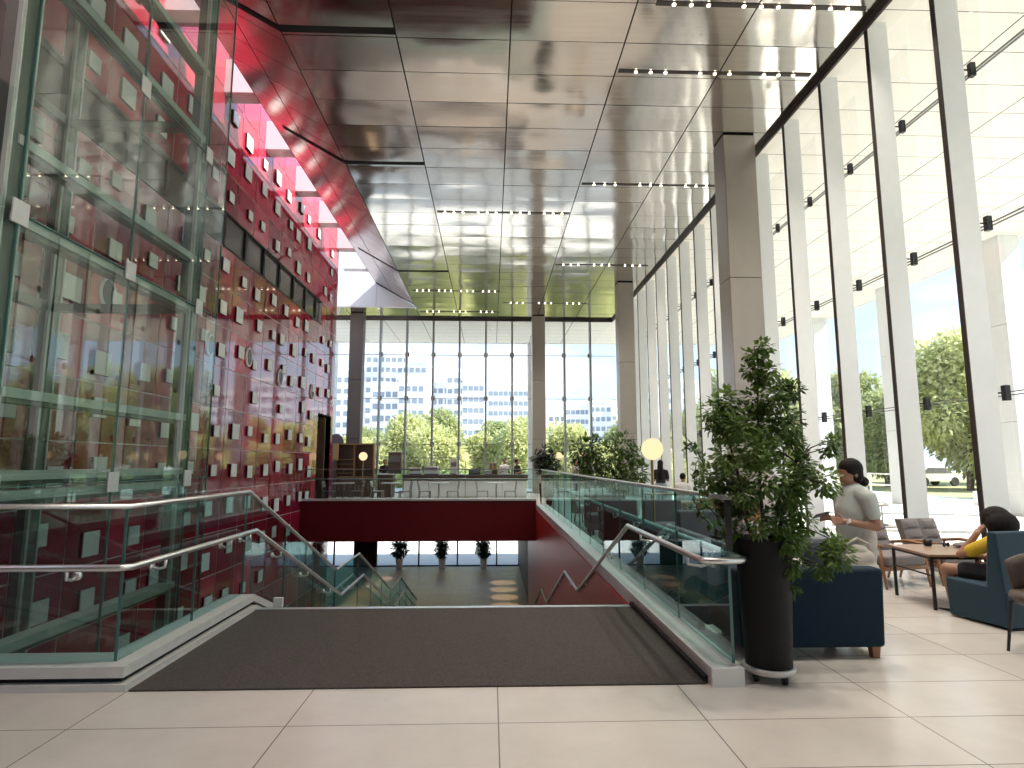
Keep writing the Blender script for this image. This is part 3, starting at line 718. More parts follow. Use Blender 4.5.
vp = thing('potted_vine', (2.3,5.82,0), 'slender climbing plant with sparse small leaves in a dark pot behind the big planter', 'plant')
m = MB(); m.lathe([(.13,0),(.14,.02),(.17,.5),(.185,.80),(.17,.80),(.165,.74),(0,.74)], n=28); m.build('planter', M['pot'], vp, smooth=True)
sm = MB(); lf = MB()
for pts in ([(0,0,.74),(-.05,.02,1.05),(-.16,.03,1.35),(-.28,.0,1.58),(-.36,-.02,1.68),(-.42,.0,1.62)], [(0,.02,.74),(-.12,.05,1.0),(-.24,.08,1.12),(-.3,.1,1.3),(-.27,.1,1.5)], [(0,0,.74),(-.2,-.05,.9),(-.32,-.06,1.02),(-.36,-.05,1.15)]):
    sm.tube(pts, .005, 5)
    P_ = [Vector(p) for p in pts]
    for a, b in zip(P_[:-1], P_[1:]):
        for t in (.2,.5,.8):
            for q in range(4): leaf(lf, a.lerp(b,t)+rnd()*.02, rnd()+Vector((0,0,.2)), .085, .045)
sm.build('stems', M['stem'], vp); lf.build('foliage', M['leaf_vine'], vp, recalc=False)

def bush(name, loc, label, pot, cl, L, W, dens, mat, group=None):
    t = thing(name, loc, label, 'plant', group)
    m = MB(); m.lathe(pot, n=28); m.build('planter', M[pot_mat], t, smooth=True)
    lf = MB(); sm = MB(); base = Vector((0,0,pot[-1][1]))
    for c, r in cl:
        sm.tube(curve_pts(base, c, .05, 5, .02), .010, 5); cluster(lf, c, r, int(dens*r*r*r**-.6), L, W, .2)
    sm.build('branches', M['stem'], t); lf.build('foliage', M[mat], t, recalc=False); return t
random.seed(4)
pot_mat = 'whitepl'
bush('potted_shrub', (2.95,14.0,0), 'wide leafy shrub in a pale bowl planter among the lounge seats', [(.3,0),(.42,.2),(.55,.62),(.6,.70),(.55,.70),(.5,.62),(0,.62)],
     [((-.82,.1,1.75),.28),((-.6,.0,1.85),.3),((-.7,.1,1.45),.32),((-.25,0,1.6),.35),((-.3,.2,1.25),.3),((.1,0,1.85),.3),((.2,.1,1.45),.35),((.42,0,1.65),.24),((.5,0,1.25),.22),((0,-.2,1.1),.3),((-.75,0,1.2),.25)], .15,.075, 900, 'leaf_vine')
pot_mat = 'pot'
bush('rubber_plant', (1.95,21.4,0), 'dark rubber plant where the balcony glass meets the long balustrade', [(.2,0),(.24,.45),(.26,.75),(.22,.75),(0,.7)],
     [((-.2,0,1.45),.22),((.1,0,1.6),.26),((-.05,0,1.85),.2),((.25,0,1.4),.22),((-.3,.1,1.65),.18),((0,0,1.2),.25)], .2,.10, 750, 'leaf_blk')
pot_mat = 'white'
low = bush('vase_plant', (-5.1,34.75,LZ), 'dark bushy plant in a tall white vase, beside the dark lower-hall wall', [(.15,0),(.17,.04),(.19,.35),(.23,.56),(.20,.56),(0,.52)],
     [((0,0,.80),.24),((-.22,0,.98),.24),((.2,0,1.0),.26),((0,.08,1.2),.28),((-.14,0,1.42),.2),((.18,0,1.38),.18)], .22,.10, 900, 'leaf_blk', 'vase plants in the lower hall')
again(low, (-2.72,34.75,LZ), 'dark bushy plant in a tall white vase, middle one of the lower-hall windows', 1.1, 1.0)
again(low, (-.40,34.75,LZ), 'dark bushy plant in a tall white vase, at the stair-handrail end of the lower-hall windows', 2.3)

# ------------------------------------------------------------------ furniture near the camera
so = thing('sofa', (0,0,0), 'dark navy upholstered sofa with wooden feet behind the big planter', 'sofa')
m = MB(); m.hexa([(1.92,4.72,.085),(3.04,4.72,.085),(3.04,4.92,.085),(1.92,4.92,.085)], [(1.92,4.75,.67),(3.085,4.75,.67),(3.085,4.92,.67),(1.92,4.92,.67)]); m.build('backrest', M['navy'], so, bevel=.03)
MB().box(1.92,4.92,.10,3.03,5.45,.30).build('base', M['navy'], so, bevel=.02)
MB().box(2.12,4.93,.30,2.89,5.47,.44).build('seat_cushion', M['navy'], so, bevel=.04)
MB().box(2.895,4.90,.10,3.03,5.45,.60).build('armrest', M['navy'], so, bevel=.03)
MB().box(1.92,4.90,.10,2.055,5.45,.66).build('armrest', M['navy'], so, bevel=.03)
for x in (2.03,2.955):
    for y in (4.76,5.38): MB().hexa([(x,y,0),(x+.05,y,0),(x+.05,y+.05,0),(x,y+.05,0)], [(x-.01,y-.01,.10),(x+.06,y-.01,.10),(x+.06,y+.06,.10),(x-.01,y+.06,.10)]).build('leg', M['woodleg'], so)
bn = thing('bench', (0,0,0), 'long low navy bench with its back along the balustrade glass, behind the planters', 'bench')
MB().hexa([(1.86,5.5,.06),(1.99,5.5,.06),(1.99,10.2,.06),(1.86,10.2,.06)], [(1.87,5.5,.72),(1.97,5.5,.72),(1.97,10.2,.72),(1.87,10.2,.72)]).build('backrest', M['navy'], bn, bevel=.025)
MB().box(1.99,6.2,.10,2.32,10.2,.42).build('seat', M['navy'], bn, bevel=.03)
for y in (5.6,7.9,10.05): MB().box(1.89,y,0,1.94,y+.05,.07).build('leg', M['woodleg'], bn)
for y in (6.3,10.05): MB().box(2.22,y,0,2.27,y+.05,.11).build('leg', M['woodleg'], bn)
def cushion(name, loc, rot, d, mat, label):
    t = MB(); n = 10; vs = []; fs = []
    for s in (1,-1):
        for i in range(n+1):
            for j in range(n+1):
                u, v = i/n*2-1, j/n*2-1; h = (max(0,(1-u**4)*(1-v**4)))**.5
                vs.append((u*d[0]/2*(1-.04*(v*v)), v*d[1]/2*(1-.04*u*u), s*h*d[2]/2))
    o2 = (n+1)**2
    for s in range(2):
        for i in range(n):
            for j in range(n):
                a = s*o2+i*(n+1)+j; fs.append((a,a+1,a+n+2,a+n+1))
    t.add(vs, fs); o = t.build(name, mat, smooth=True); o.location = loc; o.rotation_euler = rot
    tag(o, label, 'cushion'); return o
cushion('cushion', (2.74,5.02,.70), (R(70),0,R(4)), (.36,.34,.17), M['navy_cushion'], 'plump navy cushion propped on the back of the navy sofa')

def armchair(loc, rz, label):
    t = thing('armchair', loc, label, 'armchair', 'grey armchairs by the window', rz)
    # faces local -y
    MB().box(-.29,-.30,.27,.29,.25,.41).build('seat_cushion', M['greyfab'], t, bevel=.035)
    bk = bpy.data.objects.new('backrest', None)
    m = MB()
    for i in range(2):
        for j in range(3):
            x0, x1 = -.28+.28*i, -.28+.28*(i+1); z0, z1 = .40+.135*j, .40+.135*(j+1)
            y0 = .20+.045*j; y1 = .20+.045*(j+1); k = 4
            vs = []; fs = []
            for a in range(k+1):
                for b in range(k+1):
                    u, v = a/k, b/k; h = .035*(16*u*(1-u)*v*(1-v))**.5
                    vs.append((x0+(x1-x0)*u, y0+(y1-y0)*v-h, z0+(z1-z0)*v))
            for a in range(k):
                for b in range(k): fs.append((a*(k+1)+b,(a+1)*(k+1)+b,(a+1)*(k+1)+b+1,a*(k+1)+b+1))
            m.add(vs, fs)
    m.hexa([(-.28,.205,.40),(.28,.205,.40),(.28,.31,.40),(-.28,.31,.40)], [(-.28,.337,.805),(.28,.337,.805),(.28,.43,.80),(-.28,.43,.80)])
    m.build('backrest', M['greyfab'], t, smooth=False)
    for s in (-1,1):
        x = s*.325
        m = MB(); m.tube([(x,-.30,0),(x,-.26,.25),(x,-.24,.53)], [.014,.02,.018], 8); m.build('leg', M['woodleg'], t, smooth=True)
        m = MB(); m.tube([(x,.36,0),(x,.28,.25),(x,.24,.50)], [.014,.02,.018], 8); m.build('leg', M['woodleg'], t, smooth=True)
        m = MB(); m.tube([(x,-.28,.53),(x,.0,.545),(x,.30,.50)], [.02,.024,.02], 8); m.build('armrest', M['woodleg'], t, smooth=True)
    MB().box(-.32,-.28,.22,.32,.30,.27).build('seat_frame', M['woodleg'], t)
    t.scale = (1.04,.9,.93); return t
armchair((4.96,7.55,0), R(14), 'tufted grey wooden-framed armchair just behind the woman in the pale green shirt')
armchair((5.78,7.72,0), R(14), 'tufted grey wooden-framed armchair behind the table end where the girl rests her arm')
tb = thing('lounge_table', (5.03,6.52,0), 'wood-topped lounge table with thin black legs by the window', 'table', rz=R(-6))
MB().box(-.5,-.4,.535,.5,.4,.56).build('tabletop', M['tabletop'], tb, bevel=.004)
m = MB(); m.box(-.46,-.36,.505,.46,-.34,.535); m.box(-.46,.34,.505,.46,.36,.535); m.box(-.46,-.36,.505,-.44,.36,.535); m.box(.44,-.36,.505,.46,.36,.535); m.box(-.46,-.35,.33,-.445,.35,.345); m.build('apron', M['black'], tb)
for x in (-.45,.45):
    for y in (-.35,.35): MB().tube([(x,y,0),(x,y,.51)], .018, 10).build('leg', M['black'], tb)
cup = thing('cup', (4.93,6.78,.56), 'small dark round cup on the window-side lounge table', 'cup'); m = MB(); m.lathe([(.028,0),(.04,.01),(.045,.07),(.04,.07),(.034,.012),(0,.012)], n=20); m.build('body', M['black'], cup, smooth=True)
gl_ = thing('sunglasses', (5.08,6.70,.56), 'dark sunglasses lying on the window-side lounge table', 'sunglasses', rz=.4)
for s in (-1,1):
    m = MB(); m.prism([(s*.034+.028*math.cos(a*PI/6), .026+.024*math.sin(a*PI/6)) for a in range(12)], 'y', -.004, .004); m.build('lens', M['black'], gl_)
    MB().tube([(s*.064,0,.035),(s*.066,.12,.02)], .003, 5).build('temple', M['black'], gl_)
MB().tube([(-.01,0,.034),(.01,0,.034)], .003, 5).build('bridge', M['black'], gl_)
bg = thing('cloth_bag', (5.30,6.66,.56), 'flat grey cloth pouch lying on the window-side lounge table', 'bag', rz=.2)
m = MB(); m.ball((0,0,.028), (.19,.10,.03), 16); m.build('pouch', M['greyfab'], bg, smooth=True); MB().tube([(-.12,-.07,.03),(0,-.12,.012),(.13,-.07,.03)], .008, 6).build('strap', M['darkcloth'], bg, smooth=True)

ban = thing('banquette', (4.575,5.71,0), 'blue-teal upholstered high-backed bench where the girl in yellow sits', 'bench', rz=R(10))
MB().prism([(-.29,.02),(.30,.02),(.315,.37),(-.20,.36),(-.29,.34)], 'x', 0, 1.5).build('seat', M['teal'], ban, bevel=.02)
MB().prism([(-.30,.02),(-.16,.02),(-.10,.37),(-.155,.86),(-.235,.86)], 'x', .002, 1.498).build('backrest', M['teal'], ban, bevel=.02)
ch = thing('shell_chair', (4.36,4.75,0), 'brown leather shell chair with black legs cut off by the picture edge beside the bench', 'chair', rz=R(-70))
m = MB(); vs = []; fs = []; n = 16
for i in range(n+1):
    a = PI*(.0+i/n)
    for j in range(5):
        z = .42+.36*j/4; rr = .25+.04*j/4
        vs.append((rr*math.cos(a), .05+rr*math.sin(a), z-(.10*(1-math.sin(a)))*(j/4)))
for i in range(n):
    for j in range(4): fs.append((i*5+j,(i+1)*5+j,(i+1)*5+j+1,i*5+j+1))
m.add(vs, fs); o = m.build('shell', M['leather'], ch, smooth=True); md = o.modifiers.new('s','SOLIDIFY'); md.thickness = .03
m = MB(); m.lathe([(0,.38),(.22,.38),(.25,.42),(.24,.46),(0,.47)], (0,.05,0), 24); m.build('seat', M['leather'], ch, smooth=True)
for x, y in ((-.17,-.12),(.17,-.12),(-.17,.22),(.17,.22)): MB().tube([(x*1.25,y*1.25,0),(x,y,.40)], [.011,.016], 8).build('leg', M['black'], ch)
stb = thing('side_table', (5.62,8.6,0), 'small round side table behind the grey armchairs', 'table'); MB().lathe([(0,.58),(.2,.58),(.2,.60),(0,.60)], n=24).build('top', M['whitepl'], stb); MB().tube([(0,0,.02),(0,0,.58)], .02, 10).build('stem', M['black'], stb); MB().lathe([(0,0),(.15,0),(.15,.02),(0,.025)], n=24).build('base', M['black'], stb)
tl = thing('table_lamp', (5.62,8.6,.60), 'small grey mushroom table lamp in front of the bright window', 'lamp')
MB().lathe([(0,0),(.07,0),(.07,.015),(0,.02)], n=20).build('base', M['greypl'], tl); MB().tube([(0,0,.015),(0,0,.30)], .008, 8).build('stem', M['greypl'], tl)
m = MB(); m.lathe([(.10,.27),(.095,.29),(.06,.325),(0,.34)], n=24); m.build('shade', M['saucer'], tl, smooth=True)

# ------------------------------------------------------------------ lounge behind the long balustrade
def lounge_sofa(loc, w, label, rz=0):
    t = thing('lounge_sofa', loc, label, 'sofa', 'mauve lounge sofas', rz)
    MB().box(-w/2,-.38,.10,w/2,.38,.26).build('base', M['mauve'], t, bevel=.02)
    MB().box(-w/2+.01,-.40,.26,w/2-.01,.20,.42).build('seat_cushion', M['mauve'], t, bevel=.04)
    MB().hexa([(-w/2,.16,.26),(w/2,.16,.26),(w/2,.38,.26),(-w/2,.38,.26)], [(-w/2,.24,.80),(w/2,.24,.80),(w/2,.38,.80),(-w/2,.38,.80)]).build('backrest', M['mauve'], t, bevel=.035)
    for x in (-w/2+.08,w/2-.08):
        for y in (-.32,.32): MB().tube([(x,y,0),(x,y,.10)], .02, 8).build('leg', M['black'], t)
    return t
lounge_sofa((3.2,8.55,0), .95, 'mauve-grey lounge sofa standing closest behind the big potted tree')
lounge_sofa((3.18,10.95,0), .72, 'mauve-grey lounge sofa just behind the tall globe floor lamp')
lounge_sofa((2.36,11.0,0), .72, 'mauve-grey lounge sofa against the long balustrade, next to the globe-lamp sofa')
lounge_sofa((2.5,13.0,0), .9, 'mauve-grey lounge sofa in front of the pale bowl planter')
MB().box(2.4,7.75,.0,4.3,9.3,.012).build('floor_platform', M['woodfloor'], kind='structure')
def tan_chair(loc, rz, label):
    t = thing('easy_chair', loc, label, 'chair', 'tan easy chairs in the lounge', rz)
    MB().box(-.26,-.26,.30,.26,.26,.42).build('seat', M['tan'], t, bevel=.03)
    MB().hexa([(-.26,.20,.36),(.26,.20,.36),(.26,.28,.36),(-.26,.28,.36)], [(-.25,.30,.90),(.25,.30,.90),(.25,.37,.90),(-.25,.37,.90)]).build('backrest', M['tan'], t, bevel=.025)
    for x in (-.22,.22):
        for y in (-.22,.24): MB().tube([(x*1.08,y*1.08,0),(x,y,.31)], [.012,.018], 8).build('leg', M['woodleg'], t)
    return t
tan_chair((3.72,10.5,0), R(180), 'tan easy chair turned away beside the globe-lamp sofa')
tan_chair((4.35,10.4,0), R(160), 'tan easy chair next to the slender plant stems')
cushion('cushion', (4.0,9.6,.5), (R(0),0,R(4)), (.42,.34,.15), M['greypl'], 'dark flat cushion on the low pouf in front of the tan easy chairs')
pf = thing('pouf', (4.0,9.6,0), 'square grey pouf in front of the tan easy chairs', 'pouf'); MB().box(-.25,-.22,.06,.25,.22,.42).build('body', M['mauve'], pf, bevel=.03); MB().box(-.2,-.18,0,.2,.18,.06).build('plinth', M['black'], pf)
def wtable(loc, d, label, h=.72):
    t = thing('wooden_table', loc, label, 'table', 'wooden lounge tables'); MB().box(-d[0]/2,-d[1]/2,h-.03,d[0]/2,d[1]/2,h).build('tabletop', M['tabletop'], t)
    for x in (-1,1):
        for y in (-1,1): MB().tube([(x*(d[0]/2-.06),y*(d[1]/2-.06),0),(x*(d[0]/2-.06),y*(d[1]/2-.06),h-.03)], .02, 8).build('leg', M['woodleg'], t)
    return t
wtable((3.85,12.1,0), (.9,.7), 'wooden lounge table behind the tan easy chairs')
wtable((4.7,15.2,0), (1.6,.7), 'long wooden lounge table in front of the long-haired person')
wtable((2.95,9.85,0), (.7,.5), 'low wooden coffee table under the globe floor lamp', .36)
def tub(loc, rz, label):
    t = thing('tub_chair', loc, label, 'chair', 'pale tub chairs', rz)
    m = MB(); vs = []; fs = []; n = 14
    for i in range(n+1):
        a = PI*1.15*i/n-.075*PI
        for j in range(4): vs.append((.32*math.cos(a), .32*math.sin(a), .25+.5*j/3))
    for i in range(n):
        for j in range(3): fs.append((i*4+j,(i+1)*4+j,(i+1)*4+j+1,i*4+j+1))
    m.add(vs, fs); o = m.build('shell', M['whitepl'], t, smooth=True); md = o.modifiers.new('s','SOLIDIFY'); md.thickness = .06
    MB().lathe([(0,.22),(.28,.22),(.30,.40),(0,.44)], n=20).build('seat', M['whitepl'], t, smooth=True)
    for a in (.8,2.3,3.9,5.4): MB().tube([(.24*math.cos(a),.24*math.sin(a),0),(.2*math.cos(a),.2*math.sin(a),.23)], .014, 6).build('leg', M['black'], t)
tub((2.35,15.4,0), R(30), 'pale tub chair close to the long balustrade past the bowl planter')
tub((2.95,17.2,0), R(-40), 'pale tub chair further along, by the far end of the lounge')
cart = thing('tub_chair', (3.05,6.95,0), 'dark low round-seated chair seen through the balustrade glass', 'chair')
m = MB(); m.lathe([(0,.20),(.2,.22),(.30,.34),(.33,.48),(.30,.48),(.26,.36),(0,.34)], n=24); m.build('shell', M['leather'], cart, smooth=True)
for a in (.8,2.3,3.9,5.4): MB().tube([(.26*math.cos(a),.26*math.sin(a),0),(.16*math.cos(a),.16*math.sin(a),.24)], .014, 6).build('leg', M['woodleg'], cart)

def globe_lamp(loc, h, r, label):
    t = thing('globe_lamp', loc, label, 'lamp', 'glowing globe lamps')
    m = MB(); m.ball((0,0,h), r, 28); m.build('globe', M['globe'], t, smooth=True)
    MB().tube([(0,0,.02),(0,0,h-r+.005)], .016, 10).build('pole', M['brass'], t); MB().lathe([(0,0),(.16,0),(.16,.02),(0,.03)], n=24).build('base', M['brass'], t)
globe_lamp((2.76,10.25,0), 1.72, .185, 'big glowing globe floor lamp on a slim pole behind the balustrade glass')
globe_lamp((2.62,27.0,0), 1.73, .15, 'small glowing globe lamp, one of the far pair by the middle column, column side')
globe_lamp((2.98,26.6,0), 1.76, .17, 'small glowing globe lamp, one of the far pair by the middle column, lounge side')
globe_lamp((3.40,22.0,0), 1.75, .16, 'small glowing globe lamp above the talking couple')
globe_lamp((-1.08,25.7,0), 1.72, .15, 'glowing globe lamp rising over the middle of the white counter')
globe_lamp((-5.2,24.8,0), 1.73, .17, 'glowing globe lamp before the dark wooden shelf')

# ------------------------------------------------------------------ balcony café
def cafe_chair(loc, rz, mat, label):
    t = thing('cafe_chair', loc, label, 'chair', 'balcony café chairs', rz)
    MB().box(-.21,-.21,.43,.21,.21,.465).build('seat', mat, t, bevel=.012)
    MB().hexa([(-.20,.18,.60),(.20,.18,.60),(.20,.205,.60),(-.20,.205,.60)], [(-.19,.235,.82),(.19,.235,.82),(.19,.26,.82),(-.19,.26,.82)]).build('backrest', mat, t, bevel=.008)
    for x in (-.19,.19):
        MB().tube([(x,-.19,0),(x,-.185,.44)], .021, 8).build('leg', mat, t); MB().tube([(x,.23,0),(x,.19,.45),(x,.245,.82)], .021, 8).build('leg', mat, t)
def cafe_table(loc, mat, label):
    t = thing('cafe_table', loc, label, 'table', 'balcony café tables')
    MB().box(-.34,-.34,.72,.34,.34,.75).build('tabletop', M['whitepl'], t); MB().tube([(0,0,.02),(0,0,.72)], .03, 10).build('stem', mat, t); MB().lathe([(0,0),(.24,0),(.24,.015),(0,.03)], n=20).build('base', mat, t)
words_ = ['beside the red wall','second along from the red wall','third along from the red wall','next to the long balustrade']
for i, x in enumerate((-5.36,-3.62,-1.9,.2)):
    mt = M['greypl'] if i == 0 else M['cafe']
    cafe_table((x,22.3,0), mt, 'square white-topped balcony table '+words_[i])
    cafe_chair((x-.5,22.3,0), R(90), mt, ('dark' if i == 0 else 'pale')+' café chair at balcony table %s, red-wall side' % words_[i])
    cafe_chair((x+.5,22.3,0), R(-90), mt, ('dark' if i == 0 else 'pale')+' café chair at balcony table %s, stairwell side' % words_[i])
co = thing('service_counter', (-1.8,26.6,0), 'long white-fronted service counter with a brown top band', 'counter')
for k in range(5): MB().box(-1.95+1.06*k+.008,-.30,0.02,-1.95+1.06*(k+1)-.008,.30,.70).build('front_panel', M['white'], co)
MB().box(-2.0,-.34,.70,3.4,.34,.92).build('brown_band', M['darkwood'], co); MB().box(-2.03,-.37,.92,3.43,.37,.96).build('worktop', M['greypl'], co)
sb = thing('side_counter', (-4.55,26.6,0), 'short black counter between the wooden shelf and the white counter', 'counter'); MB().box(-.33,-.3,0,.33,.3,.96).build('body', M['darkwood'], sb); MB().box(-.35,-.33,.96,.35,.33,1.0).build('worktop', M['white'], sb)
sh = thing('shelf_unit', (-6.0,26.9,0), 'dark brown wooden shelf unit with two open compartments below the far column', 'shelf')
MB().box(-.85,.18,0,.85,.22,2.3).build('back_panel', M['darkwood'], sh)
for x in (-.85,-.02,.82): MB().box(x,-.2,.85,x+.04,.2,2.26).build('side_panel', M['woodleg'], sh)
for z in (.82,2.26): MB().box(-.86,-.2,z,.87,.2,z+.05).build('shelf', M['woodleg'], sh)
MB().box(-.85,-.2,0,.86,.18,.82).build('base_cabinet', M['darkwood'], sh)
for k in range(4): MB().box(-.80,-.06,1.0+.2*k,-.1,.18,1.02+.2*k).build('slat', M['tan'], sh)
bx = thing('notice_board', (-6.75,26.5,0), 'upright tan wooden board on a post beside the dark shelf unit', 'board'); MB().box(-.12,-.05,1.55,.12,.05,2.3).build('board', M['tan'], bx); MB().box(-.05,-.05,0,.05,.05,1.6).build('post', M['darkwood'], bx)
rs = thing('rounded_screen', (-6.95,27.2,0), 'grey round-topped screen peeking over the dark shelf unit', 'screen')
m = MB(); m.prism([(-.35,0),(.35,0),(.35,2.4)]+[(.35*math.cos(a*PI/10), 2.4+.35*math.sin(a*PI/10)) for a in range(1,10)]+[(-.35,2.4)], 'y', 0, .05); m.build('board', M['mauve'], rs); MB().box(-.36,-.1,0,.36,.15,.04).build('foot', M['greypl'], rs)
def rack():
    t = thing('counter_rack', (-1.95,26.85,.96), 'slim overhead rack standing on the white service counter', 'rack')
    for x in (-1.7,.35,1.65): MB().tube([(x,0,0),(x,0,.72)], .02, 8).build('post', M['steel_grey'], t)
    MB().box(-1.75,-.12,.70,1.7,.12,.735).build('shelf', M['steel_grey'], t)
rack()
def appliance(loc, d, mat, label, name='coffee_machine'):
    t = thing(name, loc, label, 'appliance' if name != 'carton' else 'box')
    MB().box(-d[0]/2,-d[1]/2,.03,d[0]/2,d[1]/2,d[2]).build('body', mat, t, bevel=.015); MB().box(-d[0]/2+.02,-d[1]/2-.012,d[2]*.55,d[0]/2-.02,-d[1]/2,d[2]*.85).build('front_panel', M['greypl'], t)
    MB().box(-d[0]/2+.01,-d[1]/2+.01,0,d[0]/2-.01,d[1]/2-.01,.03).build('foot', M['black'], t); MB().box(-d[0]/2-.01,-d[1]/2-.01,d[2],d[0]/2+.01,d[1]/2+.01,d[2]+.02).build('top', M['white'], t)
appliance((-4.18,26.6,1.0), (.54,.4,.92), M['leather'], 'brown cabinet with a white top on the short black counter', 'display_cabinet')
appliance((-3.3,26.6,.96), (.5,.4,.28), M['whitepl'], 'white low machine at the shelf end of the white counter')
appliance((-2.6,26.6,.96), (.62,.4,.34), M['whitepl'], 'white wide machine left of the rack post on the white counter')
appliance((-1.62,26.55,.96), (.28,.35,.62), M['saucer'], 'tall pale machine under the rack middle on the white counter')
appliance((-.72,26.55,.96), (.5,.4,.22), M['greypl'], 'low grey machine beside the counter globe lamp')
appliance((-.12,26.55,.96), (.3,.3,.16), M['whitepl'], 'small white machine beside the brown cartons')
appliance((.0,26.75,1.14), (.14,.2,.32), M['woodleg'], 'brown carton stacked on the counter, red-wall side of the pair', 'carton')
appliance((.17,26.75,1.14), (.14,.2,.32), M['woodleg'], 'brown carton stacked on the counter, plant side of the pair', 'carton')
pl_ = thing('crate', (.085,26.75,.96), 'low dark crate carrying the two brown cartons', 'crate'); MB().box(-.2,-.13,0,.2,.13,.16).build('body', M['darkwood'], pl_); MB().box(-.19,-.12,.16,.19,.12,.18).build('lid', M['darkwood'], pl_)
# ------------------------------------------------------------------ people
def remesh(o, vox, smooth=6):
    a = o.modifiers.new('r', 'REMESH'); a.mode = 'VOXEL'; a.voxel_size = vox; a.use_smooth_shade = True
    b = o.modifiers.new('s', 'SMOOTH'); b.iterations = smooth; b.factor = .5
    return o
def body(mb, mat, parent, vox): return remesh(mb.build('body', mat, parent, recalc=False), vox)
def wear(name, mb, mat, parent, vox): return remesh(mb.build(name, mat, parent, recalc=False), vox, 4)
def hand(mb, wrist, d, side, s=1.0, curl=.5, thumb=None):
    """palm, four unequal bent fingers and a thumb; d: pointing direction, side: across the palm"""
    w = Vector(wrist); d = Vector(d).normalized(); sd = Vector(side).normalized(); n = d.cross(sd).normalized()
    c = w+d*.045*s
    for k in (-1,-.33,.33,1): mb.caps([w+sd*k*.014*s, w+d*.085*s+sd*k*.030*s], [.014*s,.0115*s], 8)
    for k, L in ((-1,.062),(-.33,.074),(.33,.078),(1,.068)):
        p = w+d*.085*s+sd*k*.031*s; q = p+(d*.8-n*curl*.5)*L*.5*s; e = q+(d*.45-n*curl)*L*.5*s
        mb.caps([p,q,e], [.0095*s,.0085*s,.007*s], 8)
    t = w+d*.02*s+sd*1.15*.026*s; t2 = t+(d*.6+sd*.9-n*.3)*.035*s; t3 = t2+(d*.9+sd*.2-n*.5)*.032*s
    mb.caps([w+d*.01*s+sd*.012*s,t,t2,t3], [.014*s,.012*s,.010*s,.008*s], 8)
# woman standing behind the navy sofa, in profile, facing local -x
w = thing('person', (3.50,5.80,0), 'standing person with dark bun, pale green shirt and phone, behind the navy sofa', 'person', rz=R(4))
b = MB()
H0 = 1.395
b.ball((-.01,0,H0+.015), (.098,.078,.112), 16); b.ball((-.035,0,H0-.06), (.07,.062,.06), 14)           # skull, jaw
b.caps([(-.085,0,H0-.005),(-.118,0,H0-.032)], [.016,.013], 8); b.ball((-.10,0,H0-.068), (.014,.022,.008), 8); b.ball((-.097,0,H0-.082), (.013,.019,.008), 8); b.ball((-.085,0,H0-.11), (.022,.026,.018), 8)
for s in (-1,1): b.ball((.015,s*.078,H0-.02), (.02,.012,.032), 8); b.ball((-.083,s*.032,H0+.022), (.014,.024,.01), 8)
b.caps([(.01,0,H0-.08),(.02,0,1.22)], [.052,.058], 12)
b.caps([(.02,0,1.16),(.0,0,1.0),(.0,0,.84),(.03,0,.74)], [.12,.13,.135,.135], 14)
for s in (-1,1):
    b.caps([(.02,s*.05,1.215),(.03,s*.165,1.17)], [.06,.06], 10)
    b.caps([(.02,s*.08,.73),(.01,s*.085,.40),(.03,s*.085,.09)], [.10,.065,.042], 12); b.caps([(.035,s*.085,.04),(-.12,s*.09,.03)], [.042,.035], 10)
el = {-1:(.07,-.225,.90), 1:(.02,.22,.92)}; wr = {-1:(-.19,-.16,.945), 1:(-.21,.05,.965)}
for s in (-1,1):
    b.caps([(.03,s*.19,1.155),el[s]], [.058,.043], 12); b.caps([el[s],wr[s]], [.042,.028], 12)
hand(b, wr[-1], (-1,.35,.08), (0,.3,1), 1, .6); hand(b, wr[1], (-1,-.15,.05), (0,-.3,1), 1, .7)
body(b, M['skin'], w, .007)
h = MB(); h.ball((.012,0,H0+.04), (.118,.096,.108), 16); h.ball((.04,0,H0-.015), (.085,.094,.095), 14); h.ball((.125,0,H0-.085), (.06,.06,.055), 12); h.caps([(.07,0,H0-.06),(.11,0,H0-.08)], [.045,.045], 10)
wear('hair', h, M['hair'], w, .010)
t = MB(); t.caps([(.02,0,1.165),(-.01,0,1.03),(.0,0,.88),(.015,0,.72)], [.138,.152,.158,.165], 16); t.caps([(.02,0,1.235),(.02,0,1.2)], [.075,.10], 12)
for s in (-1,1): t.caps([(.02,s*.06,1.205),(.03,s*.175,1.165)], [.085,.082], 12); t.caps([(.03,s*.185,1.16),tuple(.45*a+.55*c for a, c in zip((.03,s*.185,1.16), el[s]))], [.083,.072], 12)
wear('shirt', t, M['shirt'], w, .010)
t = MB(); t.caps([(.025,0,.80),(.025,0,.68)], [.172,.165], 14)
for s in (-1,1): t.caps([(.02,s*.08,.70),(.015,s*.088,.40),(.03,s*.09,.14)], [.125,.088,.075], 12)
wear('trousers', t, M['beige'], w, .012)
for s in (-1,1): m = MB(); m.caps([(.05,s*.085,.035),(-.14,s*.09,.028)], [.046,.04], 12); wear('shoe', m, M['darkcloth'], w, .010)
MB().tube([(-.165,-.166,.935),(-.178,-.162,.955)], .034, 14).build('wrist_watch', M['whitepl'], w)
ph = tag(MB().box(-.075,-.006,-.04,.075,.006,.04).build('phone', M['black'], bevel=.004), 'dark phone held by the standing person in the pale green shirt', 'phone'); ph.location = (3.15,5.73,1.0); ph.rotation_euler = (R(60),R(-10),R(10))
bag = thing('shoulder_bag', (3.32,5.50,.44), 'cream cloth bag slumped on the navy sofa against the person', 'bag'); m = MB(); m.caps([(-.07,0,.08),(.12,0,.09)], [.085,.085], 12); m.caps([(-.05,0,.18),(.1,0,.2)], [.075,.07], 12); m.caps([(0,0,.27),(.06,0,.26)], [.05,.05], 10); remesh(m.build('pouch', M['beige'], bag, recalc=False), .012)
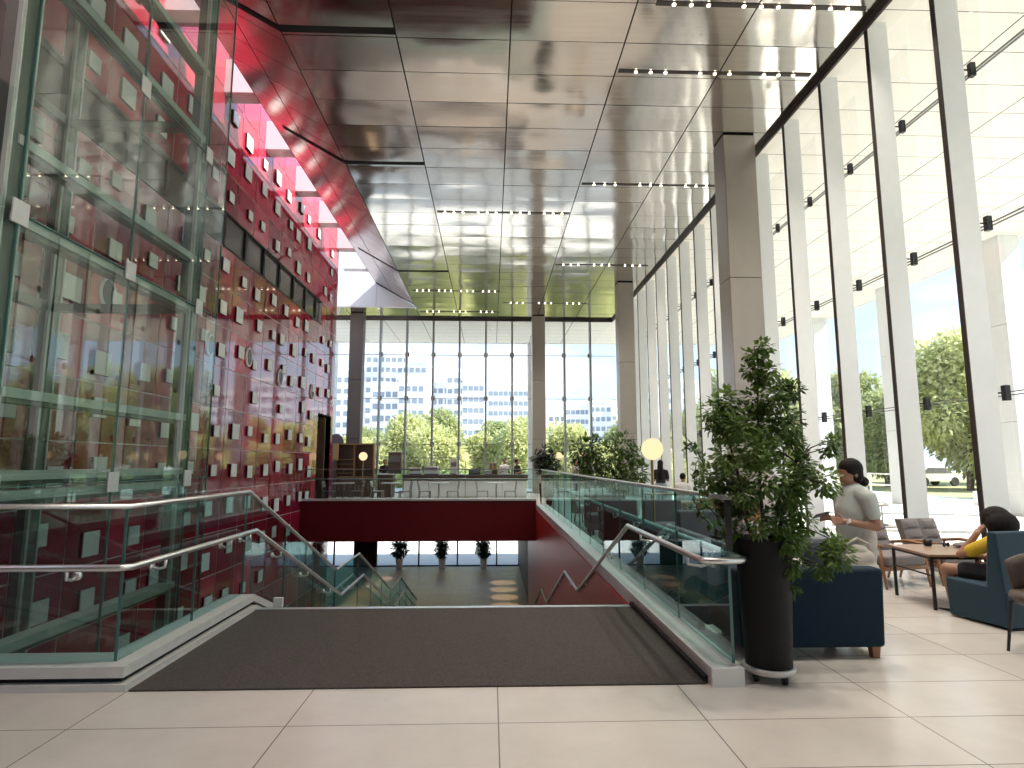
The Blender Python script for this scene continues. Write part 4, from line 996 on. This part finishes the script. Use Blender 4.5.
m = MB(); m.tube([(-.1,0,.2),(-.08,0,.32),(.02,0,.37),(.12,0,.32),(.14,0,.2)], .012, 8); m.build('strap', M['beige'], bag, smooth=True)

# girl on the bench, back towards the camera
g = thing('person', (4.97,5.80,.33), 'seated person with long dark hair in a yellow shirt on the blue bench', 'person', rz=R(10))
b = MB()
b.ball((-.02,.05,.60), (.085,.10,.115), 14); b.caps([(-.02,.12,.585),(-.02,.155,.575)], [.016,.012], 8); b.ball((-.02,.14,.545), (.02,.012,.008), 8)
b.caps([(-.01,.03,.52),(0,.0,.43)], [.045,.05], 10); b.caps([(0,0,.38),(0,-.01,.22),(0,-.02,.10)], [.11,.115,.135], 12)
for s in (-1,1): b.caps([(0,0,.43),(s*.14,.0,.40)], [.055,.052], 10)
eL, wL = (-.27,.22,.26), (-.15,.13,.47); eR, wR = (.22,.2,.22), (.1,.36,.21)
b.caps([(-.15,.0,.39),eL], [.05,.04], 12); b.caps([eL,wL], [.04,.028], 12); b.caps([(.15,0,.39),eR], [.05,.04], 12); b.caps([eR,wR], [.04,.028], 12)
hand(b, wL, (.55,-.2,.8), (0,1,0), .9, .6); hand(b, wR, (-.3,1,-.05), (1,.2,0), .9, .3)
for s, kx in ((-1,-.30),(1,.12)):
    b.caps([(s*.08,0,.08),(kx,.36,.10)], [.085,.062], 12); fx = kx+(.10 if s < 0 else .02); b.caps([(kx,.36,.09),(fx,.40,-.30)], [.058,.038], 12); b.caps([(fx,.40,-.34),(fx-.03,.52,-.35)], [.035,.028], 10)
body(b, M['skin'], g, .008)
h = MB(); h.ball((-.02,.03,.625), (.125,.125,.12), 16); h.ball((-.02,-.03,.57), (.165,.11,.13), 14); h.caps([(-.12,-.02,.52),(-.10,-.05,.36)], [.055,.045], 10); h.caps([(.08,-.02,.52),(.08,-.05,.36)], [.055,.045], 10); h.caps([(-.02,-.07,.52),(-.02,-.09,.34)], [.075,.06], 10)
wear('hair', h, M['hair'], g, .012)
t = MB(); t.caps([(0,0,.40),(0,-.01,.25),(0,-.02,.10)], [.13,.135,.15], 14)
for s, e_ in ((-1,eL),(1,eR)): t.caps([(0,0,.425),(s*.14,0,.40)], [.075,.07], 10); t.caps([(s*.15,0,.39),tuple(.35*a+.65*c for a, c in zip((s*.15,0,.39), e_))], [.072,.062], 12)
wear('shirt', t, M['yellow'], g, .010)
t = MB(); t.caps([(0,-.02,.10),(0,0,.07)], [.155,.15], 12)
for s, kx in ((-1,-.30),(1,.12)): t.caps([(s*.08,0,.08),(s*.08+(kx-s*.08)*.62,.22,.095)], [.108,.095], 12)
wear('shorts', t, M['darkcloth'], g, .012)
for fx in (-.20,.14): m = MB(); m.caps([(fx,.38,-.345),(fx-.04,.53,-.352)], [.042,.036], 12); wear('shoe', m, M['black'], g, .010)

def simple_person(loc, rz, label, shirt, pants, seated=False, long_hair=False, height=1.6, vox=.014):
    t = thing('person', loc, label, 'person', None, rz)
    s = height/1.6; b = MB(); hp = .42 if seated else .86; off = hp-.86
    z = lambda v: (v+off)*s
    b.ball((0,0,z(1.48)), (.078*s,.095*s,.115*s), 14); b.caps([(0,-.09*s,z(1.47)),(0,-.115*s,z(1.455))], [.014,.012], 8); b.caps([(0,.01,z(1.40)),(0,.01,z(1.28))], [.048*s,.052*s], 10)
    for e in (-1,1): b.ball((e*.078*s,.01,z(1.47)), (.012,.02,.03), 8)
    b.caps([(0,0,z(1.22)),(0,0,z(1.05)),(0,0,z(.88))], [.125*s,.12*s,.14*s], 12)
    c = MB(); c.caps([(0,0,z(1.22)),(0,0,z(1.05)),(0,0,z(.88))], [.145*s,.14*s,.155*s], 12)
    p = MB(); p.caps([(0,0,z(.90)),(0,0,z(.84))], [.155*s,.15*s], 12)
    for e in (-1,1):
        b.caps([(0,0,z(1.28)),(e*.16*s,0,z(1.24))], [.055*s,.055*s], 10); c.caps([(0,0,z(1.27)),(e*.165*s,0,z(1.24))], [.075*s,.072*s], 10)
        el_, wr_ = (e*.21*s,-.03,z(.98)), (e*.14*s,-.22*s,z(1.02))
        b.caps([(e*.17*s,0,z(1.23)),el_,wr_], [.05*s,.04*s,.028*s], 10); hand(b, wr_, (-e*.2,-1,.1), (0,0,1), s, .5); c.caps([(e*.17*s,0,z(1.23)),(e*.20*s,-.02,z(1.06))], [.068*s,.06*s], 10)
        if seated:
            k = (e*.10*s,-.42*s,.46*s); a = (e*.10*s,-.44*s,.08)
        else: k = (e*.085*s,-.01,.46*s); a = (e*.085*s,.02,.08)
        b.caps([(e*.08*s,0,z(.84)),k,a], [.09*s,.06*s,.04*s], 10); b.caps([(a[0],a[1],.045),(a[0],a[1]-.15,.035)], [.042,.036], 8)
        p.caps([(e*.08*s,0,z(.84)),k,(a[0],a[1],.14)], [.11*s,.08*s,.062*s], 10)
    body(b, M['skin'], t, vox*.7 if vox < .013 else vox); wear('shirt', c, shirt, t, vox); wear('trousers', p, pants, t, vox)
    h = MB(); h.ball((0,.02,z(1.51)), (.09*s,.10*s,.105*s), 14)
    if long_hair: h.caps([(0,.06*s,z(1.46)),(0,.10*s,z(1.2)),(0,.12*s,z(1.05))], [.085*s,.095*s,.07*s], 12)
    wear('hair', h, M['hair'], t, vox); return t
simple_person((5.05,17.9,0), R(160), 'person with long black hair and dark top standing beyond the big globe lamp', M['darkcloth'], M['denim'], False, True, 1.56)
simple_person((5.62,17.6,0), R(150), 'short-haired seated person in a white top beside the long-haired person', M['whitecloth'], M['denim'], True, False, 1.62)
stl = thing('stool', (5.62,17.6,0), 'low stool under the short-haired person by the windows', 'stool'); MB().lathe([(0,.22),(.17,.22),(.17,.26),(0,.27)], n=20).build('seat', M['tan'], stl); 
for a in (.5,2.6,4.7): MB().tube([(.15*math.cos(a),.15*math.sin(a),0),(.1*math.cos(a),.1*math.sin(a),.22)], .014, 6).build('leg', M['woodleg'], stl)
simple_person((3.25,23.2,0), R(70), 'person in a pale shirt under the small globe lamp, column side of a couple', M['beige'], M['darkcloth'], False, False, 1.62)
simple_person((3.78,23.6,0), R(-70), 'person in a dark red top under the small globe lamp, shrub side of a couple', M['leather'], M['darkcloth'], False, True, 1.58)
simple_person((.62,27.7,0), R(10), 'person in white behind the service counter near the brown cartons', M['whitecloth'], M['darkcloth'], False, False, 1.66)
simple_person((1.18,27.35,0), R(60), 'person in dark clothes standing behind the counter end by the balustrade', M['darkcloth'], M['darkcloth'], False, False, 1.62)
simple_person((-4.85,27.9,0), R(5), 'person half hidden behind the short black counter', M['darkcloth'], M['darkcloth'], False, False, 1.62)

# ------------------------------------------------------------------ outside
GZ = -.16
MB().box(6.95,-30,GZ-.4, 22,37,GZ).build('ground_plaza', M['pave'], kind='structure')
MB().box(22,-60,GZ-.5,260,110,GZ-.08).build('ground_lawn', M['lawn'], kind='structure')
MB().box(-260,35.65,-5.0,260,420,-4.46).build('ground_street', M['street'], kind='structure')
MB().box(-14,30.5,-.4,6.95,36.5,-.05).build('ground_terrace', M['pave'], kind='structure')
for n, (x, y) in enumerate(((16.35,23.6),(16.35,18.0),(16.35,12.4),(16.35,6.8),(16.35,29.2),(16.35,34.8),(-10,36.0),(2.3,36.0))):
    c = struct('column_%d' % (n+10), (x,y,GZ)); MB().box(-.08,0,0,.62,.62,2.9).build('cladding', M['col_out'], c, bevel=.01); MB().box(-.08,0,2.912,.62,.62,6.0).build('cladding', M['col_out'], c, bevel=.01); MB().box(-.08,0,6.012,.62,.62,CZ-GZ).build('cladding', M['col_out'], c, bevel=.01)
MB().box(9,15.6,GZ,16.3,15.9,GZ+.10).build('trim_plaza_step', M['kerb'], kind='structure')
rl = thing('plaza_railing', (17.6,24.6,GZ), 'white post-and-rail railing along the plaza edge outside the windows', 'railing')
for k in range(9): MB().box(-.03,1.5*k-.03,0,.03,1.5*k+.03,1.15).build('post', M['white'], rl)
for z in (.2,.62,1.1): MB().box(-.025,-.05,z,.025,12.05,z+.06).build('rail', M['white'], rl)
pw = tag(MB().box(0,0,0,3.2,.3,.55).build('low_wall', M['white'], bevel=.02), 'low white planter wall on the plaza before the lawn', 'low wall'); pw.location = (18.6,22.6,GZ)
car = thing('car', (31.0,41.6,-4.46+4.3), 'pale parked car under the trees beyond the plaza', 'car', rz=R(10))
car.location = (32.2,43.5,GZ-.08)
MB().prism([(-2.1,.35),(2.1,.35),(2.15,.75),(1.3,.9),(.7,1.4),(-1.0,1.42),(-1.7,.95),(-2.1,.85)], 'y', -.85, .85).build('body', M['whitepl'], car, bevel=.06)
MB().prism([(.62,1.3),(1.15,.95),(-1.45,.95),(-.95,1.33)], 'y', -.87, .87).build('window', M['greypl'], car)
for x in (-1.3,1.3):
    for y in (-.88,.70): MB().tube([(x,y,.33),(x,y+.18,.33)], .33, 18).build('wheel', M['rubber'], car)

def tree_proto(seed, H_, rad, n, L, name='tree'):
    random.seed(seed); t = thing(name, (0,0,0), '', 'tree'); lf = MB(); sm = MB()
    sm.tube([(0,0,0),(.1,0,H_*.25),(0,.1,H_*.5),(.05,0,H_*.85)], [.22,.18,.13,.04], 8)
    blobs = []
    for k in range(16):
        a = random.uniform(0, 2*PI); z = H_*random.uniform(.26,.90); q = math.sin(PI*min(1,max(0,(z/H_-.2)/.8)))**.6
        r0 = rad*random.uniform(.25,.75)*q; c = (r0*math.cos(a), r0*math.sin(a), z); blobs.append((c, rad*random.uniform(.35,.5)))
        sm.tube(curve_pts((0,0,max(H_*.2, z-rad*.7)), c, .1, 4, .1), [.08,.07,.06,.05,.03], 5)
    blobs.append(((0,0,H_*.9), rad*.4))
    for c, r in blobs:
        for i in range(n//17):
            v = rnd().normalized()*random.uniform(.55,1); leaf(lf, Vector(c)+v*r, v+rnd()*.8+Vector((0,0,-.2)), L*random.uniform(.7,1.3), L*.55)
    lf.build('crown', M['leaf_out'], t, recalc=False); sm.build('trunk', M['bark'], t); return t
T = [tree_proto(1, 9.0, 3.9, 15000, .42), tree_proto(2, 8.2, 3.6, 15000, .40), tree_proto(3, 9.6, 4.2, 16000, .45)]
def put(i, x, y, z, s, label, rz, group, dark=False):
    if i in used: t = copy_tree(T[i])
    else: t = T[i]; used.add(i)
    t.location = (x,y,z); t.scale = (s,s,s); t.rotation_euler = (0,0,rz); t['label'] = label; t['group'] = group
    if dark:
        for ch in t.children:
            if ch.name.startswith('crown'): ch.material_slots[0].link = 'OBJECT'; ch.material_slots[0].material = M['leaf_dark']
    return t
used = set(); random.seed(3)
FT = [(-17.5,63,.95),(-13,58,1.0),(-8.6,60,1.05),(-4.8,57,.98),(-.9,60,1.02),(2.9,58,1.0),(6.8,61,1.05),(10.8,58,.92),(14.8,60,.85),(19,62,.95),(-22,60,.9)]
for k, (x, y, s) in enumerate(FT):
    put(k%3, x, y, -4.46, s*.98, 'sunlit street tree outside the far windows, %s in its row' % ORD[k], random.uniform(0,6), 'trees beyond the far windows')
FT2 = [(-15,74,1.15),(-6,76,1.2),(2,75,1.15),(9.5,77,1.1),(17,76,1.1),(26,75,1.3)]
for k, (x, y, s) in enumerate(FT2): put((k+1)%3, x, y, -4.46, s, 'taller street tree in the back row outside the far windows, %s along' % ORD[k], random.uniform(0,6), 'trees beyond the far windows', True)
RT = [(29.3,36.2,.95,0),(32,38,.95,1),(28,42,.78,1),(25.5,52,.95,0),(30,50,1.0,1),(27,62,1.25,0),(30,74,1.5,1),(33,60,1.2,1),(36,86,1.8,0),(37,34,1.0,0),(31,25,.85,0),(36,22,.9,1),(33,14,.85,0),(40,12,1.0,1),(35,4,.9,0),(42,46,1.2,0)]
for k, (x, y, s, dk) in enumerate(RT):
    z = GZ-.08
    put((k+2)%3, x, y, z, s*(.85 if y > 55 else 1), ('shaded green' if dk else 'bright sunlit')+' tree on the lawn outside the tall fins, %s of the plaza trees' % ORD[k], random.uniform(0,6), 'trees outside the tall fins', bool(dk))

# apartment blocks far behind the trees
winm = None
def block(parent, x0, x1, y, d, z1, mat, nx, fl=3.0):
    global winm
    z0 = -4.46
    parent = MB().box(x0,y,z0,x1,y+d,z1).build('wall', M[mat], parent)
    MB().box(x0-.3,y-.3,z1,x1+.3,y+d+.3,z1+.9).build('parapet', M['apartment'], parent)
    nz = int((z1-6)//fl); pitch = (x1-x0)/nx
    for i in range(nx):
        for k in range(nz):
            z = z1-1.6-fl*k
            if winm is None:
                m = MB(); m.box(-.6,-.12,-1.35,.6,.1,0,0); o = winm = m.build('window', M['bwin'], parent)
            else: o = winm.copy(); COL.objects.link(o); o.parent = parent
            o.location = (x0+pitch*(i+.5), y, z)
    for k in range(nz):
        if mat == 'apartment' : MB().box(x0+.4,y-.55,z1-3.6-fl*k,x0+(x1-x0)*.45,y,z1-3.3-fl*k).build('balcony_slab', M['apartment'], parent)
def building(label, parts):
    t = thing('apartment_building', (parts[0][0],parts[0][2],-4.46), label, 'building', 'white apartment blocks behind the trees')
    loc = Vector(t.location)
    for p in parts: block(t, *p)
    for ch in t.children: ch.location = Vector(ch.location)-loc
    return t
def px(x0, x1, top, zc): return ((x0-491)*zc/600, (x1-491)*zc/600, zc, 14, 1.5+(462-top)*zc/600)
building('tall white stepped apartment block left of the far windows, highest of the skyline', [px(352,384,352,175)+('apartment_grey',5), px(384,408,352,172)+('apartment',4), px(408,426,362,170)+('apartment_grey',3)])
building('white apartment block with many balconies in front of the tall stepped block', [px(372,398,386,150)+('apartment',4), px(398,424,380,148)+('apartment',4)])
building('white apartment block with a rooftop box in the middle of the skyline', [px(431,462,383,165)+('apartment_grey',5), px(446,466,372,163)+('apartment_grey',3), px(462,484,380,161)+('apartment',4)])
building('pale blue-grey apartment slab next to the middle column', [px(488,528,386,180)+('apartment_grey',8)])
building('white curved-roof apartment slab seen between middle column and right-hand corner', [px(548,566,412,190)+('apartment',3), px(566,590,405,187)+('apartment_grey',5), px(590,612,402,184)+('apartment_grey',4), px(612,630,411,190)+('apartment',3)])
building('low white apartment block at the red wall edge of the far windows', [px(300,350,372,160)+('apartment',7)])
building('apartment block beyond the tall fins, mirrored in the red wall', [px(645,700,382,170)+('apartment_grey',7), px(700,740,396,168)+('apartment',5)])
building('second apartment block beyond the tall fins, mirrored in the red wall', [px(765,830,388,165)+('apartment',8), px(830,870,402,163)+('apartment_grey',5)])

# ------------------------------------------------------------------ sky, sun, lamps, camera
w_ = bpy.data.worlds.new('sky'); scene.world = w_; w_.use_nodes = True; nt = w_.node_tree
for n_ in list(nt.nodes): nt.nodes.remove(n_)
out = nt.nodes.new('ShaderNodeOutputWorld'); bg_ = nt.nodes.new('ShaderNodeBackground'); nt.links.new(bg_.outputs[0], out.inputs[0])
tc = nt.nodes.new('ShaderNodeTexCoord'); sp_ = nt.nodes.new('ShaderNodeSeparateXYZ'); nt.links.new(tc.outputs['Generated'], sp_.inputs[0])
cr = nt.nodes.new('ShaderNodeValToRGB'); nt.links.new(sp_.outputs['Z'], cr.inputs[0]); E_ = cr.color_ramp.elements
E_[0].position = 0.0; E_[0].color = (.72,.84,.96,1); E_[1].position = .75; E_[1].color = (.20,.42,.80,1); e2 = E_.new(.25); e2.color = (.52,.72,.93,1)
mp = nt.nodes.new('ShaderNodeMapping'); mp.inputs['Scale'].default_value = (1.6,1.6,5); nt.links.new(tc.outputs['Generated'], mp.inputs[0])
nz = nt.nodes.new('ShaderNodeTexNoise'); nz.inputs['Scale'].default_value = 1.8; nz.inputs['Detail'].default_value = 7; nt.links.new(mp.outputs[0], nz.inputs['Vector'])
cl = nt.nodes.new('ShaderNodeValToRGB'); nt.links.new(nz.outputs[0], cl.inputs[0]); cl.color_ramp.elements[0].position = .46; cl.color_ramp.elements[1].position = .68
mx = nt.nodes.new('ShaderNodeMix'); mx.data_type = 'RGBA'; nt.links.new(cl.outputs[0], mx.inputs[0]); nt.links.new(cr.outputs[0], mx.inputs[6]); mx.inputs[7].default_value = (1.0,1.0,1.0,1)
nt.links.new(mx.outputs[2], bg_.inputs[0]); bg_.inputs['Strength'].default_value = SKY
def light(name, kind, loc, energy, col=(1,1,1), rot=(0,0,0), **kw):
    l = bpy.data.lights.new(name, kind); l.energy = energy; l.color = col
    for k, v in kw.items(): setattr(l, k, v)
    o = bpy.data.objects.new(name, l); COL.objects.link(o); o.location = loc; o.rotation_euler = rot; return o
sun = light('sun', 'SUN', (40,-10,40), SUN, (1,.96,.88), angle=R(.6))
sun.rotation_euler = Vector((-math.cos(R(43))*math.cos(R(-16)), -math.cos(R(43))*math.sin(R(-16)), -math.sin(R(43)))).to_track_quat('-Z','Y').to_euler()
for x, ys_ in ((-5.6,(24.6,26.4,28.2,30,31.8)),(.6,(24.2,25.8,27.4,29,30.6))):
    for y in ys_: light('lower_hall_downlight', 'SPOT', (x,y,-1.16), SPOT, (1,.66,.38), spot_size=R(25), spot_blend=.5, shadow_soft_size=.05)
for x in (-4.6,-2.4,-.4):
    for y in (25.5,29,32.5): light('lower_hall_fill', 'SPOT', (x,y,-1.16), 20, (1,.9,.8), spot_size=R(120), spot_blend=1, shadow_soft_size=.1)  # unseen fill spots added to brighten the lower hall floor
for a in SLOTS:
    for k in range(3): light('slot_downlight', 'SPOT', (a[0]+(a[1]-a[0])*(k+.5)/3,a[2],CZ-.09), SLOTW, (1,.90,.78), spot_size=R(100), spot_blend=1, shadow_soft_size=.06)  # the two added slots out of view get spots too
cam = bpy.data.cameras.new('camera'); co_ = bpy.data.objects.new('camera', cam); COL.objects.link(co_); scene.camera = co_
cam.sensor_width = 36; cam.lens = 600/1024*36; cam.clip_end = 2000; cam.clip_start = .05
pitch = math.atan(78/600); yaw = math.atan(21/600*math.cos(pitch))
co_.location = (0,0,1.5); co_.rotation_euler = (PI/2+pitch, 0, -yaw)
vs_ = scene.view_settings; vs_.view_transform = 'Standard'; vs_.look = 'None'; vs_.exposure = EXPO; vs_.gamma = 1; vs_.use_curve_mapping = False
c_ = scene.cycles; c_.use_denoising = True; c_.max_bounces = 9; c_.diffuse_bounces = 4; c_.glossy_bounces = 5; c_.transmission_bounces = 6; c_.transparent_max_bounces = 24; c_.caustics_reflective = False; c_.caustics_refractive = False; c_.sample_clamp_indirect = 6
